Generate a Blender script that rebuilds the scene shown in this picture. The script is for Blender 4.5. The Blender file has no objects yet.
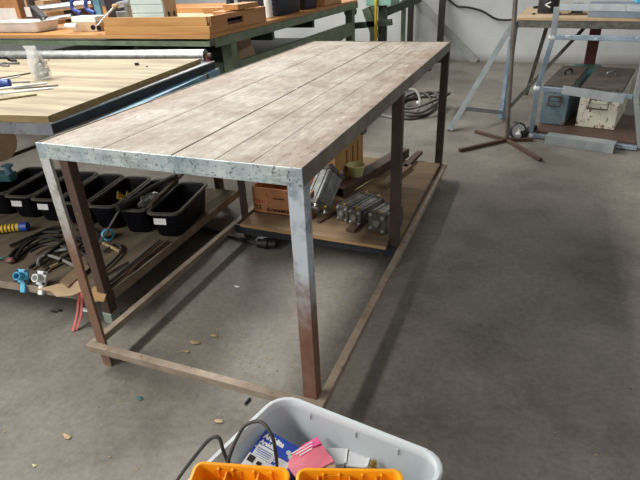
import bpy, bmesh, math, random
from mathutils import Vector, Matrix
random.seed(7)
SC = bpy.context.scene
COL = SC.collection
V = Vector
SC.view_settings.view_transform = 'Standard'
SC.view_settings.exposure = 0.0

# ------------------------------------------------------------------ camera
CAM = V((0.4875, -1.0595, 1.2788)); YAW, PIT, ROL, FOC = -0.4014, 0.4892, -0.0492, 517.4
_f = V((math.sin(YAW)*math.cos(PIT), math.cos(YAW)*math.cos(PIT), -math.sin(PIT)))
_r0 = V((math.cos(YAW), -math.sin(YAW), 0)); _u0 = _r0.cross(_f)
_r = _r0*math.cos(ROL) + _u0*math.sin(ROL); _u = -_r0*math.sin(ROL) + _u0*math.cos(ROL)
cd = bpy.data.cameras.new('camera'); cam = bpy.data.objects.new('camera', cd); COL.objects.link(cam)
cd.sensor_width = 36.0; cd.lens = FOC/640*36.0; cd.clip_start = 0.02
m = Matrix((_r, _u, -_f)).transposed().to_4x4(); m.translation = CAM; cam.matrix_world = m
SC.camera = cam
def ray(x, y): return _f + _r*((x-320)/FOC) - _u*((y-240)/FOC)
def at(x, y, z):                 # the point of the height-z plane seen at photo position x, y
    d = ray(x, y); return CAM + d*((z-CAM.z)/d.z)
def atY(x, y, v):                # the same on a plane of constant depth
    d = ray(x, y); return CAM + d*((v-CAM.y)/d.y)

# ------------------------------------------------------------------ materials
def lin(h):
    h = h.lstrip('#'); o = []
    for i in (0, 2, 4):
        c = int(h[i:i+2], 16)/255; o.append(c/12.92 if c <= .04045 else ((c+.055)/1.055)**2.4)
    return (*o, 1)
def nodes(name):
    mt = bpy.data.materials.new(name); mt.use_nodes = True; nt = mt.node_tree
    return mt, nt, nt.nodes['Principled BSDF']
def N(nt, t, **k):
    n = nt.nodes.new(t)
    for a, v in k.items():
        if a in n.inputs: n.inputs[a].default_value = v
        else: setattr(n, a, v)
    return n
def ramp(nt, stops, fac, interp='LINEAR'):
    r = nt.nodes.new('ShaderNodeValToRGB'); r.color_ramp.interpolation = interp
    e = r.color_ramp.elements
    while len(e) < len(stops): e.new(.5)
    for el, (p, c) in zip(e, stops): el.position = p; el.color = c if not isinstance(c, str) else lin(c)
    nt.links.new(fac, r.inputs['Fac']); return r.outputs['Color']
def coords(nt, scale=(1, 1, 1), rot=(0, 0, 0)):
    tc = nt.nodes.new('ShaderNodeTexCoord'); mp = nt.nodes.new('ShaderNodeMapping')
    mp.inputs['Scale'].default_value = scale; mp.inputs['Rotation'].default_value = rot
    nt.links.new(tc.outputs['Object'], mp.inputs['Vector']); return mp.outputs['Vector']
def noise(nt, vec, s, d=4, r=.55):
    n = N(nt, 'ShaderNodeTexNoise', Scale=s, Detail=d, Roughness=r); nt.links.new(vec, n.inputs['Vector']); return n.outputs['Fac']
def mix(nt, fac, a, b, mode='MIX'):
    n = nt.nodes.new('ShaderNodeMixRGB'); n.blend_type = mode
    for s, v in ((0, fac), (1, a), (2, b)):
        if isinstance(v, str): v = lin(v)
        if isinstance(v, (int, float, tuple)): n.inputs[s].default_value = v
        else: nt.links.new(v, n.inputs[s])
    return n.outputs[0]
def bump(nt, b, h, s, dist=.004):
    n = N(nt, 'ShaderNodeBump', Strength=s, Distance=dist); nt.links.new(h, n.inputs['Height']); nt.links.new(n.outputs['Normal'], b.inputs['Normal'])
def M(name, c1, c2=None, scale=12, rough=.6, metal=0, bmp=.15, lo=.35, hi=.65, stretch=(1, 1, 1), speck=None, speck_lo=.66, speck_scale=60, spec=.5):
    mt, nt, b = nodes(name); v = coords(nt, stretch)
    b.inputs['Roughness'].default_value = rough; b.inputs['Metallic'].default_value = metal
    b.inputs['Specular IOR Level'].default_value = spec
    f = noise(nt, v, scale, 5, .6)
    col = ramp(nt, [(lo, c1), (hi, c2 or c1)], f)
    if speck:
        f2 = noise(nt, coords(nt), speck_scale, 3, .6)
        col = mix(nt, ramp(nt, [(speck_lo, (0, 0, 0, 1)), (speck_lo+.04, (1, 1, 1, 1))], f2), col, speck)
    nt.links.new(col, b.inputs['Base Color'])
    if bmp: bump(nt, b, f, bmp)
    return mt

def floor_mat():
    mt, nt, b = nodes('concrete_floor'); v = coords(nt)
    a = ramp(nt, [(.33, '645f57'), (.5, '78736a'), (.68, '8a857b')], noise(nt, v, 1.1, 8, .68))
    st = ramp(nt, [(.36, (1, 1, 1, 1)), (.5, (0, 0, 0, 1))], noise(nt, v, 2.7, 5, .6))
    a = mix(nt, mix(nt, .38, (0, 0, 0, 1), st, 'MIX'), a, '49443c')
    fine = ramp(nt, [(.35, (.8, .8, .8, 1)), (.65, (1.12, 1.11, 1.1, 1))], noise(nt, v, 45, 6, .7))
    a = mix(nt, 1, a, fine, 'MULTIPLY')
    sp = ramp(nt, [(.735, (0, 0, 0, 1)), (.76, (.8, .8, .8, 1))], noise(nt, v, 55, 2, .5))
    a = mix(nt, sp, a, '3b3934')
    sp2 = ramp(nt, [(.745, (0, 0, 0, 1)), (.77, (.7, .7, .7, 1))], noise(nt, coords(nt, (1, 1.1, 1), (0, 0, 1)), 47, 2, .5))
    a = mix(nt, sp2, a, 'a9a296')
    nt.links.new(a, b.inputs['Base Color']); b.inputs['Roughness'].default_value = .55; b.inputs['Specular IOR Level'].default_value = .35
    bump(nt, b, noise(nt, v, 30, 6, .7), .12, .003); return mt
def wall_mat():
    mt, nt, b = nodes('painted_wall'); v = coords(nt)
    a = ramp(nt, [(.3, 'b3b5b6'), (.7, 'cbccca')], noise(nt, v, 1.6, 6, .6))
    a = mix(nt, ramp(nt, [(.6, (0, 0, 0, 1)), (.72, (.4, .4, .4, 1))], noise(nt, v, 6, 5, .7)), a, '8f8d86')
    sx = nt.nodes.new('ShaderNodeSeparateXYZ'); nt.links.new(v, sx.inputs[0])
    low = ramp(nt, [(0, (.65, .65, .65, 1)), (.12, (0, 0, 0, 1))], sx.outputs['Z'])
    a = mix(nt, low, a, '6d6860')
    nt.links.new(a, b.inputs['Base Color']); b.inputs['Roughness'].default_value = .75
    bump(nt, b, noise(nt, v, 25, 4, .6), .1); return mt
def table_wood():
    mt, nt, b = nodes('weathered_wood'); v = coords(nt, (16, 1.0, 4)); w = coords(nt)
    grain = noise(nt, v, 2.4, 8, .72)
    a = ramp(nt, [(.32, '877b6d'), (.48, 'a89e90'), (.64, 'c0b7a8')], grain)
    a = mix(nt, ramp(nt, [(.42, (0, 0, 0, 1)), (.6, (.75, .75, .75, 1))], noise(nt, w, 4.3, 6, .66)), a, '8f7f6f')
    gr = ramp(nt, [(.47, (0, 0, 0, 1)), (.64, (.8, .8, .8, 1))], noise(nt, coords(nt, (1.4, .8, 1), (0, 0, .7)), 3.6, 7, .66))
    a = mix(nt, gr, a, 'b4aea3')
    fine = ramp(nt, [(.34, (.66, .65, .64, 1)), (.6, (1.12, 1.12, 1.11, 1))], noise(nt, coords(nt, (1, .6, 1)), 38, 6, .75))
    a = mix(nt, .8, a, fine, 'MULTIPLY')
    sx = nt.nodes.new('ShaderNodeSeparateXYZ'); nt.links.new(w, sx.inputs[0])
    ed = N(nt, 'ShaderNodeMath', operation='ABSOLUTE'); nt.links.new(sx.outputs['X'], ed.inputs[0])
    ad = N(nt, 'ShaderNodeMath', operation='MULTIPLY_ADD'); nt.links.new(noise(nt, w, 7, 4, .6), ad.inputs[0]); ad.inputs[1].default_value = .34; nt.links.new(ed.outputs[0], ad.inputs[2])
    edge = ramp(nt, [(.47, (0, 0, 0, 1)), (.64, (1, 1, 1, 1))], ad.outputs[0])
    a = mix(nt, mix(nt, 1, edge, (.6, .6, .6, 1), 'MULTIPLY'), a, '8a6852')
    sp = ramp(nt, [(.6, (0, 0, 0, 1)), (.65, (.95, .95, .95, 1))], noise(nt, coords(nt, (1, .45, 1)), 46, 3, .6))
    a = mix(nt, mix(nt, 1, sp, edge, 'MULTIPLY'), a, '38281f')
    wp = ramp(nt, [(.69, (0, 0, 0, 1)), (.72, (.9, .9, .9, 1))], noise(nt, coords(nt, (1, .7, 1), (0, 0, 2)), 24, 4, .6))
    a = mix(nt, wp, a, 'dedad0')
    nt.links.new(a, b.inputs['Base Color']); b.inputs['Roughness'].default_value = .62; b.inputs['Specular IOR Level'].default_value = .35
    bump(nt, b, noise(nt, v, 3, 6, .7), .3, .004); return mt
def flaked(name, base, base2, under, thr=.56, rough=.45, metal=.3, scale=30, sm=False):
    mt, nt, b = nodes(name); v = coords(nt)
    a = ramp(nt, [(.35, base), (.65, base2)], noise(nt, v, 9, 4, .6))
    if sm: a = mix(nt, ramp(nt, [(.5, (0, 0, 0, 1)), (.66, (.75, .75, .75, 1))], noise(nt, coords(nt, (.5, 1, 2.2)), 13, 6, .7)), a, '77807f')
    f = noise(nt, v, scale, 6, .72)
    a = mix(nt, ramp(nt, [(thr, (0, 0, 0, 1)), (thr+.05, (1, 1, 1, 1))], f), a, under)
    nt.links.new(a, b.inputs['Base Color']); b.inputs['Roughness'].default_value = rough; b.inputs['Metallic'].default_value = metal
    bump(nt, b, f, .25); return mt
def leg_mat(name, top, mid, rust, z0, z1):
    mt, nt, b = nodes(name); v = coords(nt)
    sx = nt.nodes.new('ShaderNodeSeparateXYZ'); nt.links.new(v, sx.inputs[0])
    f = noise(nt, v, 9, 5, .65)
    ad = N(nt, 'ShaderNodeMath', operation='MULTIPLY_ADD'); nt.links.new(f, ad.inputs[0]); ad.inputs[1].default_value = .3; nt.links.new(sx.outputs['Z'], ad.inputs[2])
    k = ramp(nt, [(z0+.15, (1, 1, 1, 1)), (z1+.15, (0, 0, 0, 1))], ad.outputs[0])
    up = ramp(nt, [(.38, mid), (.55, top)], noise(nt, v, 18, 5, .65))
    ru = ramp(nt, [(.35, rust), (.7, '8a6a58')], noise(nt, v, 14, 5, .7))
    a = mix(nt, k, up, ru)
    nt.links.new(a, b.inputs['Base Color']); b.inputs['Roughness'].default_value = .5; b.inputs['Metallic'].default_value = .25
    bump(nt, b, noise(nt, v, 40, 4), .15); return mt
def wood(name, c1, c2, axis=1, s=2.0, rough=.6, c3=None):
    st = [9, 9, 9]; st[axis] = .8
    mt, nt, b = nodes(name); v = coords(nt, tuple(st))
    stops = [(.3, c1), (.7, c2)] if not c3 else [(.28, c1), (.5, c2), (.75, c3)]
    f = noise(nt, v, s, 6, .6); a = ramp(nt, stops, f)
    nt.links.new(a, b.inputs['Base Color']); b.inputs['Roughness'].default_value = rough; b.inputs['Specular IOR Level'].default_value = .3
    bump(nt, b, f, .12); return mt
def clear(name, col, alpha=.5, rough=.3, trans=.6):
    mt, nt, b = nodes(name); v = coords(nt)
    a = ramp(nt, [(.3, col), (.7, col)], noise(nt, v, 5))
    nt.links.new(a, b.inputs['Base Color']); b.inputs['Roughness'].default_value = rough
    b.inputs['Transmission Weight'].default_value = trans; b.inputs['IOR'].default_value = 1.2; b.inputs['Alpha'].default_value = alpha; return mt

MAT = dict(
    floor=floor_mat(), wall=wall_mat(), top=table_wood(),
    apron=flaked('pale_blue_flaking_paint', '8fa2a8', 'cdd6d5', '565e5c', .555, scale=75, sm=True),
    apron_side=flaked('dull_grey_steel', '6d675e', '8b857a', '4a3b30', .6, .5, .4),
    leg_front=leg_mat('bare_and_rusty_leg', 'c3ccd2', '8e9aa4', '77503d', .40, .58),
    leg_left=leg_mat('whitish_and_rusty_leg', 'c6c9c4', '9b968a', '80604c', .46, .72),
    leg_dark=flaked('dark_brown_steel', '3a2e29', '4d3e36', '6b4a38', .62, .5, .2),
    rust_rail=flaked('rusty_brown_steel', '877665', 'a2927f', '6f5543', .6, .65, .1),
    rust=flaked('dark_rust', '4a382e', '5d483b', '7a5642', .6, .6, .2),
    board=wood('dusty_board', '625040', '7d6850', 0, 1.6, .8, '917a5e'), shelf=wood('dirty_shelf_board', '4d4438', '665a4a', 1, 2.2, .9, '7d705c'),
    board_edge=wood('board_edge', '9b7b52', 'b8966a', 0, 2),
    ply=wood('pale_plywood', '7b6d58', 'a4957b', 0, 1.8, .7, 'c9bb9c'),
    ply_edge=wood('plywood_edge', '7d6a48', '9c8759', 0, 3),
    steel_blue=flaked('blue_grey_channel', '76787e', '8d9095', '6b5548', .56, .45, .4),
    dark_steel=M('dark_channel', '22262a', '33383d', 10, .5, .3),
    blue_paint=M('faded_blue_paint', '4f7d95', '6fa0b5', 20, .5),
    green=flaked('sage_green_paint', '5d6b54', '75846a', '40463a', .63, .5, 0),
    green_d=flaked('dark_green_paint', '3d4a3b', '4d5a48', '2a302a', .6, .5, 0),
    mint=M('mint_enamel', '7fae9b', '8fbba8', 6, .4),
    mint_pale=M('pale_mint_plastic', 'b9c8c1', 'c6d3cc', 6, .45),
    wood_or=wood('orange_pine', 'a5774a', 'bf9058', 0, 2.2, .5, 'cda06a'),
    wood_oy=wood('orange_pine_side', '99693c', 'b17e4a', 1, 2.2, .5, 'be8b55'),
    galv=flaked('galvanised_steel', 'a3abae', 'bcc3c4', '7d8486', .62, .35, .55, 18),
    galv_blue=flaked('blue_tinged_steel', '7d8f9f', '9dadb8', 'ced4d5', .6, .38, .5, 16),
    silver=M('bright_aluminium', 'b9bcbf', 'd4d6d7', 20, .3, .8, .05),
    alu=M('dull_aluminium', '7c7e7d', 'a0a19e', 30, .38, .7, .1),
    alu_d=M('dark_cast_metal', '55554f', '74736b', 30, .45, .6, .2),
    brass=M('brass', 'b08d45', 'c9a860', 20, .35, .8, .05),
    black=M('black_plastic', '06080e', '0a0c14', 8, .45, 0, .03, spec=.25),
    rim=M('scuffed_black_rim', '4a463f', '635d53', 30, .6, 0, .05),
    rubber=M('black_rubber', '161615', '232221', 20, .55, 0, .1),
    hose=M('dusty_hose', '2c2924', '45403a', 18, .6, 0, .1),
    greycable=M('grey_cable', '787872', '8b8b85', 18, .5, 0, .05),
    white=M('white_paper', 'dcdcd8', 'ececea', 6, .6, 0, .02),
    whiteplast=M('white_plastic', 'cfd3d2', 'e4e6e4', 6, .4, 0, .02),
    card=M('brown_cardboard', '9a6f45', 'b4855a', 5, .8, 0, .05),
    carton=M('orange_cardboard', '9c6842', 'b97e50', 6, .8, 0, .05, speck='a24a34', speck_lo=.6, speck_scale=22),
    tan=M('tan_card', 'ab9270', 'c2a988', 4, .8, 0, .05),
    crate=wood('light_crate_wood', 'a67c4a', 'b98f5c', 2, 1.3, .7),
    ink=M('dark_ink', '1c1512', '2a201c', 20, .8, 0, 0),
    red_ink=M('faded_red_ink', '9c3a2c', 'ab4d3c', 20, .8, 0, 0),
    cup=M('pale_yellow_plastic', 'bdb883', 'd0cc9c', 8, .4, 0, .02),
    yellow=M('yellow_plastic', 'd0a81e', 'dcb733', 10, .45, 0, .03),
    blue=M('royal_blue_card', '2443a0', '2d50b4', 5, .45, 0, .02),
    bluecap=M('blue_plastic', '24408c', '3050a0', 10, .4, 0, .02),
    cyan=M('bright_blue_paint', '3f9dc4', '5bb4d6', 18, .45, 0, .1),
    navy=M('navy_plastic', '222a38', '2c3545', 8, .5, 0, .02),
    pink=M('pink_packet', 'd9657c', 'e5838f', 12, .4, 0, .1),
    hotpink=M('hot_pink_label', 'e0508e', 'e8629a', 12, .4, 0, .02),
    orange=M('orange_plastic', 'ef9a10', 'f6aa1c', 4, .38, 0, .02),
    orange_d=M('deep_orange_plastic', 'd8860c', 'e4920f', 4, .45, 0, .02),
    red=M('faded_red_webbing', 'b04a48', 'c66460', 30, .6, 0, .1),
    boxblue=flaked('chipped_blue_grey_paint', '5b727c', '71868e', '6a5646', .55, .5, .1, 14),
    boxwhite=flaked('chipped_white_paint', 'cfcbb8', 'dedac8', '7a5538', .555, .55, .05, 22),
    boxlid=M('dusty_dark_lid', '46403a', '59524a', 8, .6, .1, .15),
    teal=M('dark_teal_paint', '2c5f63', '37706f', 10, .5, 0, .05),
    maroon=M('maroon_steel', '5a2b28', '6d3733', 10, .5, 0, .1),
    darkpost=M('dark_brown_post', '231a19', '33272a', 10, .5, 0, .1),
    straw=wood('wood_offcut', '8f7a58', 'b39c74', 1, 2, .7),
    clearbin=clear('frosted_clear_plastic', 'dfe8ec', .85, .3, .25),
    clearbag=clear('clear_bag', 'eef0ee', .42, .3, .1),
    clearbox=clear('clear_box', 'dfe2e4', .92, .25, .1),
    foil=M('crinkled_clear_film', '8d9088', 'c9ccc4', 40, .2, .3, .6),
    sage=M('sage_foot', '7d857a', '8f978b', 10, .5, .1),
)

# ------------------------------------------------------------------ mesh builder
ORG = {}
def tag(o, label=None, cat=None, group=None, kind=None):
    if label: o['label'] = label
    if cat: o['category'] = cat
    if group: o['group'] = group
    if kind: o['kind'] = kind
    return o
def thing(name, label, cat, loc, group=None):
    o = bpy.data.objects.new(name, None); o.empty_display_size = .05; COL.objects.link(o); o.location = loc
    ORG[o.name] = V(loc); return tag(o, label, cat, group)
def rotz(a): return Matrix.Rotation(a, 3, 'Z')
def frame(d, up=V((0, 0, 1))):
    d = V(d).normalized(); up = V(up); s = d.cross(up)
    if s.length < 1e-4: s = d.cross(V((1, 0, 0)))
    s.normalize(); u = s.cross(d); return Matrix((s, d, u)).transposed()   # columns: side, along, up
def spline(pts, n=6, closed=False):
    P = [V(p) for p in pts]; out = []; L = len(P)
    for i in range(L if closed else L-1):
        g = (lambda k: P[k % L]) if closed else (lambda k: P[max(0, min(L-1, k))])
        a, b, c, d = g(i-1), g(i), g(i+1), g(i+2)
        for k in range(n):
            t = k/n
            out.append(.5*((2*b)+(c-a)*t+(2*a-5*b+4*c-d)*t*t+(3*b-a-3*c+d)*t**3))
    if not closed: out.append(P[-1])
    return out
class MB:
    def __init__(s): s.v = []; s.f = []
    def add(s, vs, fs):
        o = len(s.v); s.v += [V(p) for p in vs]; s.f += [[i+o for i in f] for f in fs]; return s
    def box(s, c, size, R=None):
        x, y, z = size[0]/2, size[1]/2, size[2]/2; R = R or Matrix.Identity(3); c = V(c)
        vs = [c+R@V(p) for p in ((-x,-y,-z),(x,-y,-z),(x,y,-z),(-x,y,-z),(-x,-y,z),(x,-y,z),(x,y,z),(-x,y,z))]
        return s.add(vs, [(3,2,1,0),(4,5,6,7),(0,1,5,4),(1,2,6,5),(2,3,7,6),(3,0,4,7)])
    def span(s, x0, x1, y0, y1, z0, z1): return s.box(((x0+x1)/2,(y0+y1)/2,(z0+z1)/2), (x1-x0,y1-y0,z1-z0))
    def bar(s, a, b, w, h, up=(0,0,1)):
        a, b = V(a), V(b); R = frame(b-a, up); return s.box((a+b)/2, (w, (b-a).length, h), R)
    def angle(s, a, b, w, t=.005, up=(0,0,1), flip=1):        # an L-section bar
        a, b = V(a), V(b); R = frame(b-a, up); L = (b-a).length; c = (a+b)/2
        s.box(c+R@V((0, 0, w/2-t/2)), (w, L, t), R)
        return s.box(c+R@V((flip*(w/2-t/2), 0, -t/2)), (t, L, w-t), R)
    def channel(s, a, b, w, h, t=.006, up=(0,0,1), open_down=True):
        a, b = V(a), V(b); R = frame(b-a, up); L = (b-a).length; c = (a+b)/2; k = 1 if open_down else -1
        s.box(c+R@V((0,0,k*(h/2-t/2))), (w, L, t), R)
        for q in (-1, 1): s.box(c+R@V((q*(w/2-t/2),0,-k*t/2)), (t, L, h-t), R)
        return s
    def prism(s, poly, off):                                   # polygon of 3D points pushed along off
        P = [V(p) for p in poly]; n = len(P); off = V(off)
        return s.add(P+[p+off for p in P], [list(range(n))[::-1], list(range(n, 2*n))]+[(i,(i+1)%n,(i+1)%n+n,i+n) for i in range(n)])
    def slab(s, xy, z0, z1): return s.prism([(x,y,z0) for x,y in xy], (0,0,z1-z0))
    def rings(s, R, cap=True, closed=False):
        n = len(R[0]); vs = [p for r in R for p in r]; fs = []
        m = len(R)
        for i in range(m if closed else m-1):
            for j in range(n):
                k = (j+1) % n; q = (i+1) % m; fs.append((i*n+j, i*n+k, q*n+k, q*n+j))
        if cap and not closed: fs += [list(range(n))[::-1], list(range((m-1)*n, m*n))]
        return s.add(vs, fs)
    def tube(s, pts, r, n=8, smooth=0, closed=False):
        P = spline(pts, smooth, closed) if smooth else [V(p) for p in pts]
        L = len(P); R = []; u = None
        for i, p in enumerate(P):
            d = (P[(i+1) % L] - P[i-1]) if closed else (P[min(i+1, L-1)]-P[max(i-1, 0)])
            d.normalize()
            if u is None: u = d.orthogonal().normalized()
            else:
                u = u - d*u.dot(d); u = u.normalized() if u.length > 1e-6 else d.orthogonal().normalized()
            w = d.cross(u); rr = r(i/(L-1)) if callable(r) else r
            R.append([p+(u*math.cos(2*math.pi*k/n)+w*math.sin(2*math.pi*k/n))*rr for k in range(n)])
        return s.rings(R, True, closed)
    def lathe(s, prof, c, n=20, axis=(0,0,1), cap=True):
        F = frame(axis, (0,1,0) if abs(V(axis).normalized().z) > .9 else (0,0,1)); c = V(c)
        sd, al, up = F.col[0], F.col[1], F.col[2]
        return s.rings([[c+al*z+(sd*math.cos(2*math.pi*k/n)+up*math.sin(2*math.pi*k/n))*r for k in range(n)] for r, z in prof], cap)
    def ball(s, c, r, n=10, sq=(1,1,1), jit=0):
        c = V(c); R = []
        for i in range(n//2+1):
            t = math.pi*(i+.02)/(n//2+.04)
            R.append([c+V((math.sin(t)*math.cos(2*math.pi*k/n)*sq[0], math.sin(t)*math.sin(2*math.pi*k/n)*sq[1], -math.cos(t)*sq[2]))*r*(1+random.uniform(-jit, jit)) for k in range(n)])
        return s.rings(R)
    def build(s, name, mat, parent=None, bevel=0, smooth=False, label=None, cat=None, group=None, kind=None, loc=None):
        me = bpy.data.meshes.new(name)
        org = ORG[parent.name] if parent else (V(loc) if loc is not None else V((0,0,0)))
        me.from_pydata([tuple(p-org) for p in s.v], [], s.f); me.update()
        bm = bmesh.new(); bm.from_mesh(me); bmesh.ops.recalc_face_normals(bm, faces=bm.faces); bm.to_mesh(me); bm.free()
        o = bpy.data.objects.new(name, me); COL.objects.link(o); me.materials.append(MAT[mat] if isinstance(mat, str) else mat)
        if parent: o.parent = parent
        else: o.location = org
        ORG[o.name] = org
        if bevel:
            b = o.modifiers.new('bevel', 'BEVEL'); b.width = bevel; b.segments = 2; b.limit_method = 'ANGLE'; b.angle_limit = math.radians(40)
        if smooth:
            for p in me.polygons: p.use_smooth = True
            me.set_sharp_from_angle(angle=math.radians(42))
        return tag(o, label, cat, group, kind)
def writing(name, txt, size, pos, R, mat, parent, bold=0, sx=1.0, align='LEFT'):
    cu = bpy.data.curves.new(name, 'FONT'); cu.body = txt; cu.size = size; cu.offset = bold; cu.align_x = align; cu.align_y = 'CENTER'; cu.resolution_u = 3
    t = bpy.data.objects.new(name+'_src', cu); COL.objects.link(t); bpy.context.view_layer.update()
    me = bpy.data.meshes.new_from_object(t.evaluated_get(bpy.context.evaluated_depsgraph_get()))
    bpy.data.objects.remove(t); bpy.data.curves.remove(cu)
    org = ORG[parent.name]; pos = V(pos)
    for v in me.vertices: v.co = pos + R@V((v.co.x*sx, v.co.y, 0)) - org
    me.materials.clear(); me.materials.append(MAT[mat])
    o = bpy.data.objects.new(name, me); COL.objects.link(o); o.parent = parent; ORG[o.name] = org; return o
def copy_tree(o, parent=None):
    c = o.copy(); COL.objects.link(c); ORG[c.name] = ORG[o.name]
    if parent: c.parent = parent
    for ch in list(o.children): copy_tree(ch, c)
    return c
def rrect(w, l, r, n=4):                                        # rounded rectangle in 2D
    out = []
    for cx, cy, a0 in ((w/2-r, -l/2+r, -90), (w/2-r, l/2-r, 0), (-w/2+r, l/2-r, 90), (-w/2+r, -l/2+r, 180)):
        for k in range(n+1):
            a = math.radians(a0+90*k/n); out.append((cx+r*math.cos(a), cy+r*math.sin(a)))
    return out

# ================================================================== setting
MB().span(-7, 6, -5, 6.66, -.1, 0).build('floor', 'floor', kind='structure')
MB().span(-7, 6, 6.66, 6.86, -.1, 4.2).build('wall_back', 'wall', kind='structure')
MB().span(-7.2, -7, -5, 6.86, -.1, 4.2).build('wall_left', 'wall', kind='structure')

# ================================================================== main work table
W, L, H, T, ZR, RW = .86, 2.17, .85, .042, .107, .028
wt = thing('work_table', 'long steel framed work table with weathered plank top in the middle of the floor', 'table', (-.43, 1.08, 0))
GAP = (0, .0001, .0034, .0003, .0009, 0)
mb = MB(); xs = [-W+.006, -.62, -.385, -.25, -.145, -.006]
for i in range(5):
    g, g1 = GAP[i], GAP[i+1]
    mb.span(xs[i]+g, xs[i+1]-g1, .006, L-.006, H-.024, H-.001-.0006*(i % 2))
mb.build('tabletop', 'top', wt, .0015)
m = MB(); m.span(-W, 0, 0, .005, H-.046, H+.0015); m.build('front_apron', 'apron', wt, .001, label='pale blue flaking front edge rail')
m = MB(); m.span(-.005, 0, .005, L, H-.046, H+.0025); m.build('side_apron', 'apron_side', wt, .001)
m = MB(); m.span(-W, -W+.005, .005, L, H-.046, H+.0015); m.build('side_apron', 'apron_side', wt, .001)
m = MB(); m.span(-W, 0, L-.005, L, H-.046, H+.001); m.build('back_apron', 'apron_side', wt, .001)
m = MB()
for y in (1.03, .5, 1.6): m.span(-W+.005, -.005, y, y+.04, H-.062, H-.024)
m.build('cross_bearer', 'leg_dark', wt)
def leg(x, y, sx, mat, z0=0., t=.042, k=.005):                 # an angle-iron leg, its corner outwards at x, y
    z1 = H-.046; m = MB()
    m.span(min(x, x-sx*t), max(x, x-sx*t), y, y+k, z0, z1); m.span(min(x, x-sx*k), max(x, x-sx*k), y+k, y+t, z0, z1)
    return m.build('leg', mat, wt)
leg(0, 0, 1, 'leg_front', ZR-.03)['label'] = 'bare steel front leg turning to rust below'
leg(-W, 0, -1, 'leg_left', t=.037)['label'] = 'whitish front leg turning to rust below'
leg(0, 1.005, 1, 'leg_dark'); leg(-W, 1.07, -1, 'leg_dark')
leg(0, L-T, 1, 'leg_dark'); leg(-W, L-T, -1, 'leg_dark')
def rail(x0, x1, y0, y1): MB().span(x0, x1, y0, y1, ZR-RW, ZR).build('rail', 'rust_rail', wt, .002)
rail(-W-RW, RW, -RW, 0); rail(0, RW, 0, L); rail(-W-RW, -W, 0, L); rail(-W-RW, RW, L, L+RW)
MB().span(-W, 0, 1.0, 1.008, ZR-.05, ZR-.001).build('cross_rail', 'dark_steel', wt)
m = MB(); m.slab([(-.815, .978), (-T-.004, .962), (-T-.004, 1.055), (-.006, 1.055), (-.006, L-T-.004), (-.815, L-T-.004)], ZR+.001, ZR+.021)
m.build('shelf_board', 'board', wt, .001)
m = MB(); m.prism([(-.815, .976, ZR+.004), (-T-.004, .960, ZR+.004), (-T-.004, .960, ZR+.018), (-.815, .976, ZR+.018)], (0, .0018, 0)); m.build('shelf_edge', 'board_edge', wt)
SH = ZR+.021

# ---- things on its lower shelf
ca = thing('cardboard_carton', 'orange-brown printed carton on the table shelf with bold dark lettering', 'box', (-.62, 1.27, SH))
m = MB(); x0, x1, y0, y1, z0, z1 = -.812, -.48, 1.125, 1.40, SH+.001, SH+.145
for a in ((x0, x1, y0, y0+.005), (x0, x1, y1-.005, y1), (x0, x0+.005, y0+.005, y1-.005), (x1-.005, x1, y0+.005, y1-.005)): m.span(*a, z0, z1)
m.span(x0, x1, y0, y1, z0, z0+.004); m.build('carton_body', 'carton', ca)
MB().bar(((x0+x1)/2, y1, z1), ((x0+x1)/2, y1-.03, z1+.08), x1-x0-.01, .004, (0,1,1)).build('flap', 'card', ca)
Rf = Matrix(((1,0,0),(0,0,-1),(0,1,0)))      # text plane facing -y
writing('lettering', 'ECONOMIES PACK', .021, (-.735, y0-.0008, z0+.022), Rf, 'ink', ca, .0012, .95)
writing('lettering', 'TE', .034, (-.80, y0-.0008, z0+.03), Rf, 'ink', ca, .001, 1)
MB().span(-.69, -.63, y0-.0012, y0-.0002, z0+.088, z0+.094).build('printed_mark', 'ink', ca)

SZ0, SZ1 = .075, .20
CRX, CY0, CY1, CYS = -.465, 1.45, 1.95, (1.64, 1.75, 1.845)
cr = thing('slotted_crate', 'tall pale brown crate with three upright slots in its side', 'box', (-.42, 1.28, SH))
m = MB(); x0, x1, y0, y1, z0, z1 = CRX-.2, CRX, CY0, CY1, SH+.001, SH+.42
sl = [(v-.011, v+.011) for v in CYS]; ys = [y0]+[v for p in sl for v in p]+[y1]
for i in range(0, 7, 2): m.span(x1-.012, x1, ys[i], ys[i+1], z0, z1)
for i, (p, q) in enumerate(sl): m.span(x1-.012, x1, p, q, z0, z0+SZ0); m.span(x1-.012, x1, p, q, z0+SZ1, z1)
m.span(x0, x1-.012, y0, y0+.012, z0, z1); m.span(x0, x1-.012, y1-.012, y1, z0, z1); m.span(x0, x0+.012, y0+.012, y1-.012, z0, z1)
m.build('crate_body', 'crate', cr, .001)
MB().span(x0+.012, x1-.012, y0+.012, y1-.012, z0, z0+.012).build('crate_base', 'board', cr)
MB().span(x1-.03, x1-.024, y0+.014, y1-.014, z0+.013, z1-.02).build('slot_shade_sheet', 'ink', cr)  # dark sheet added behind the slots to stand in for the shade inside

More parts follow.
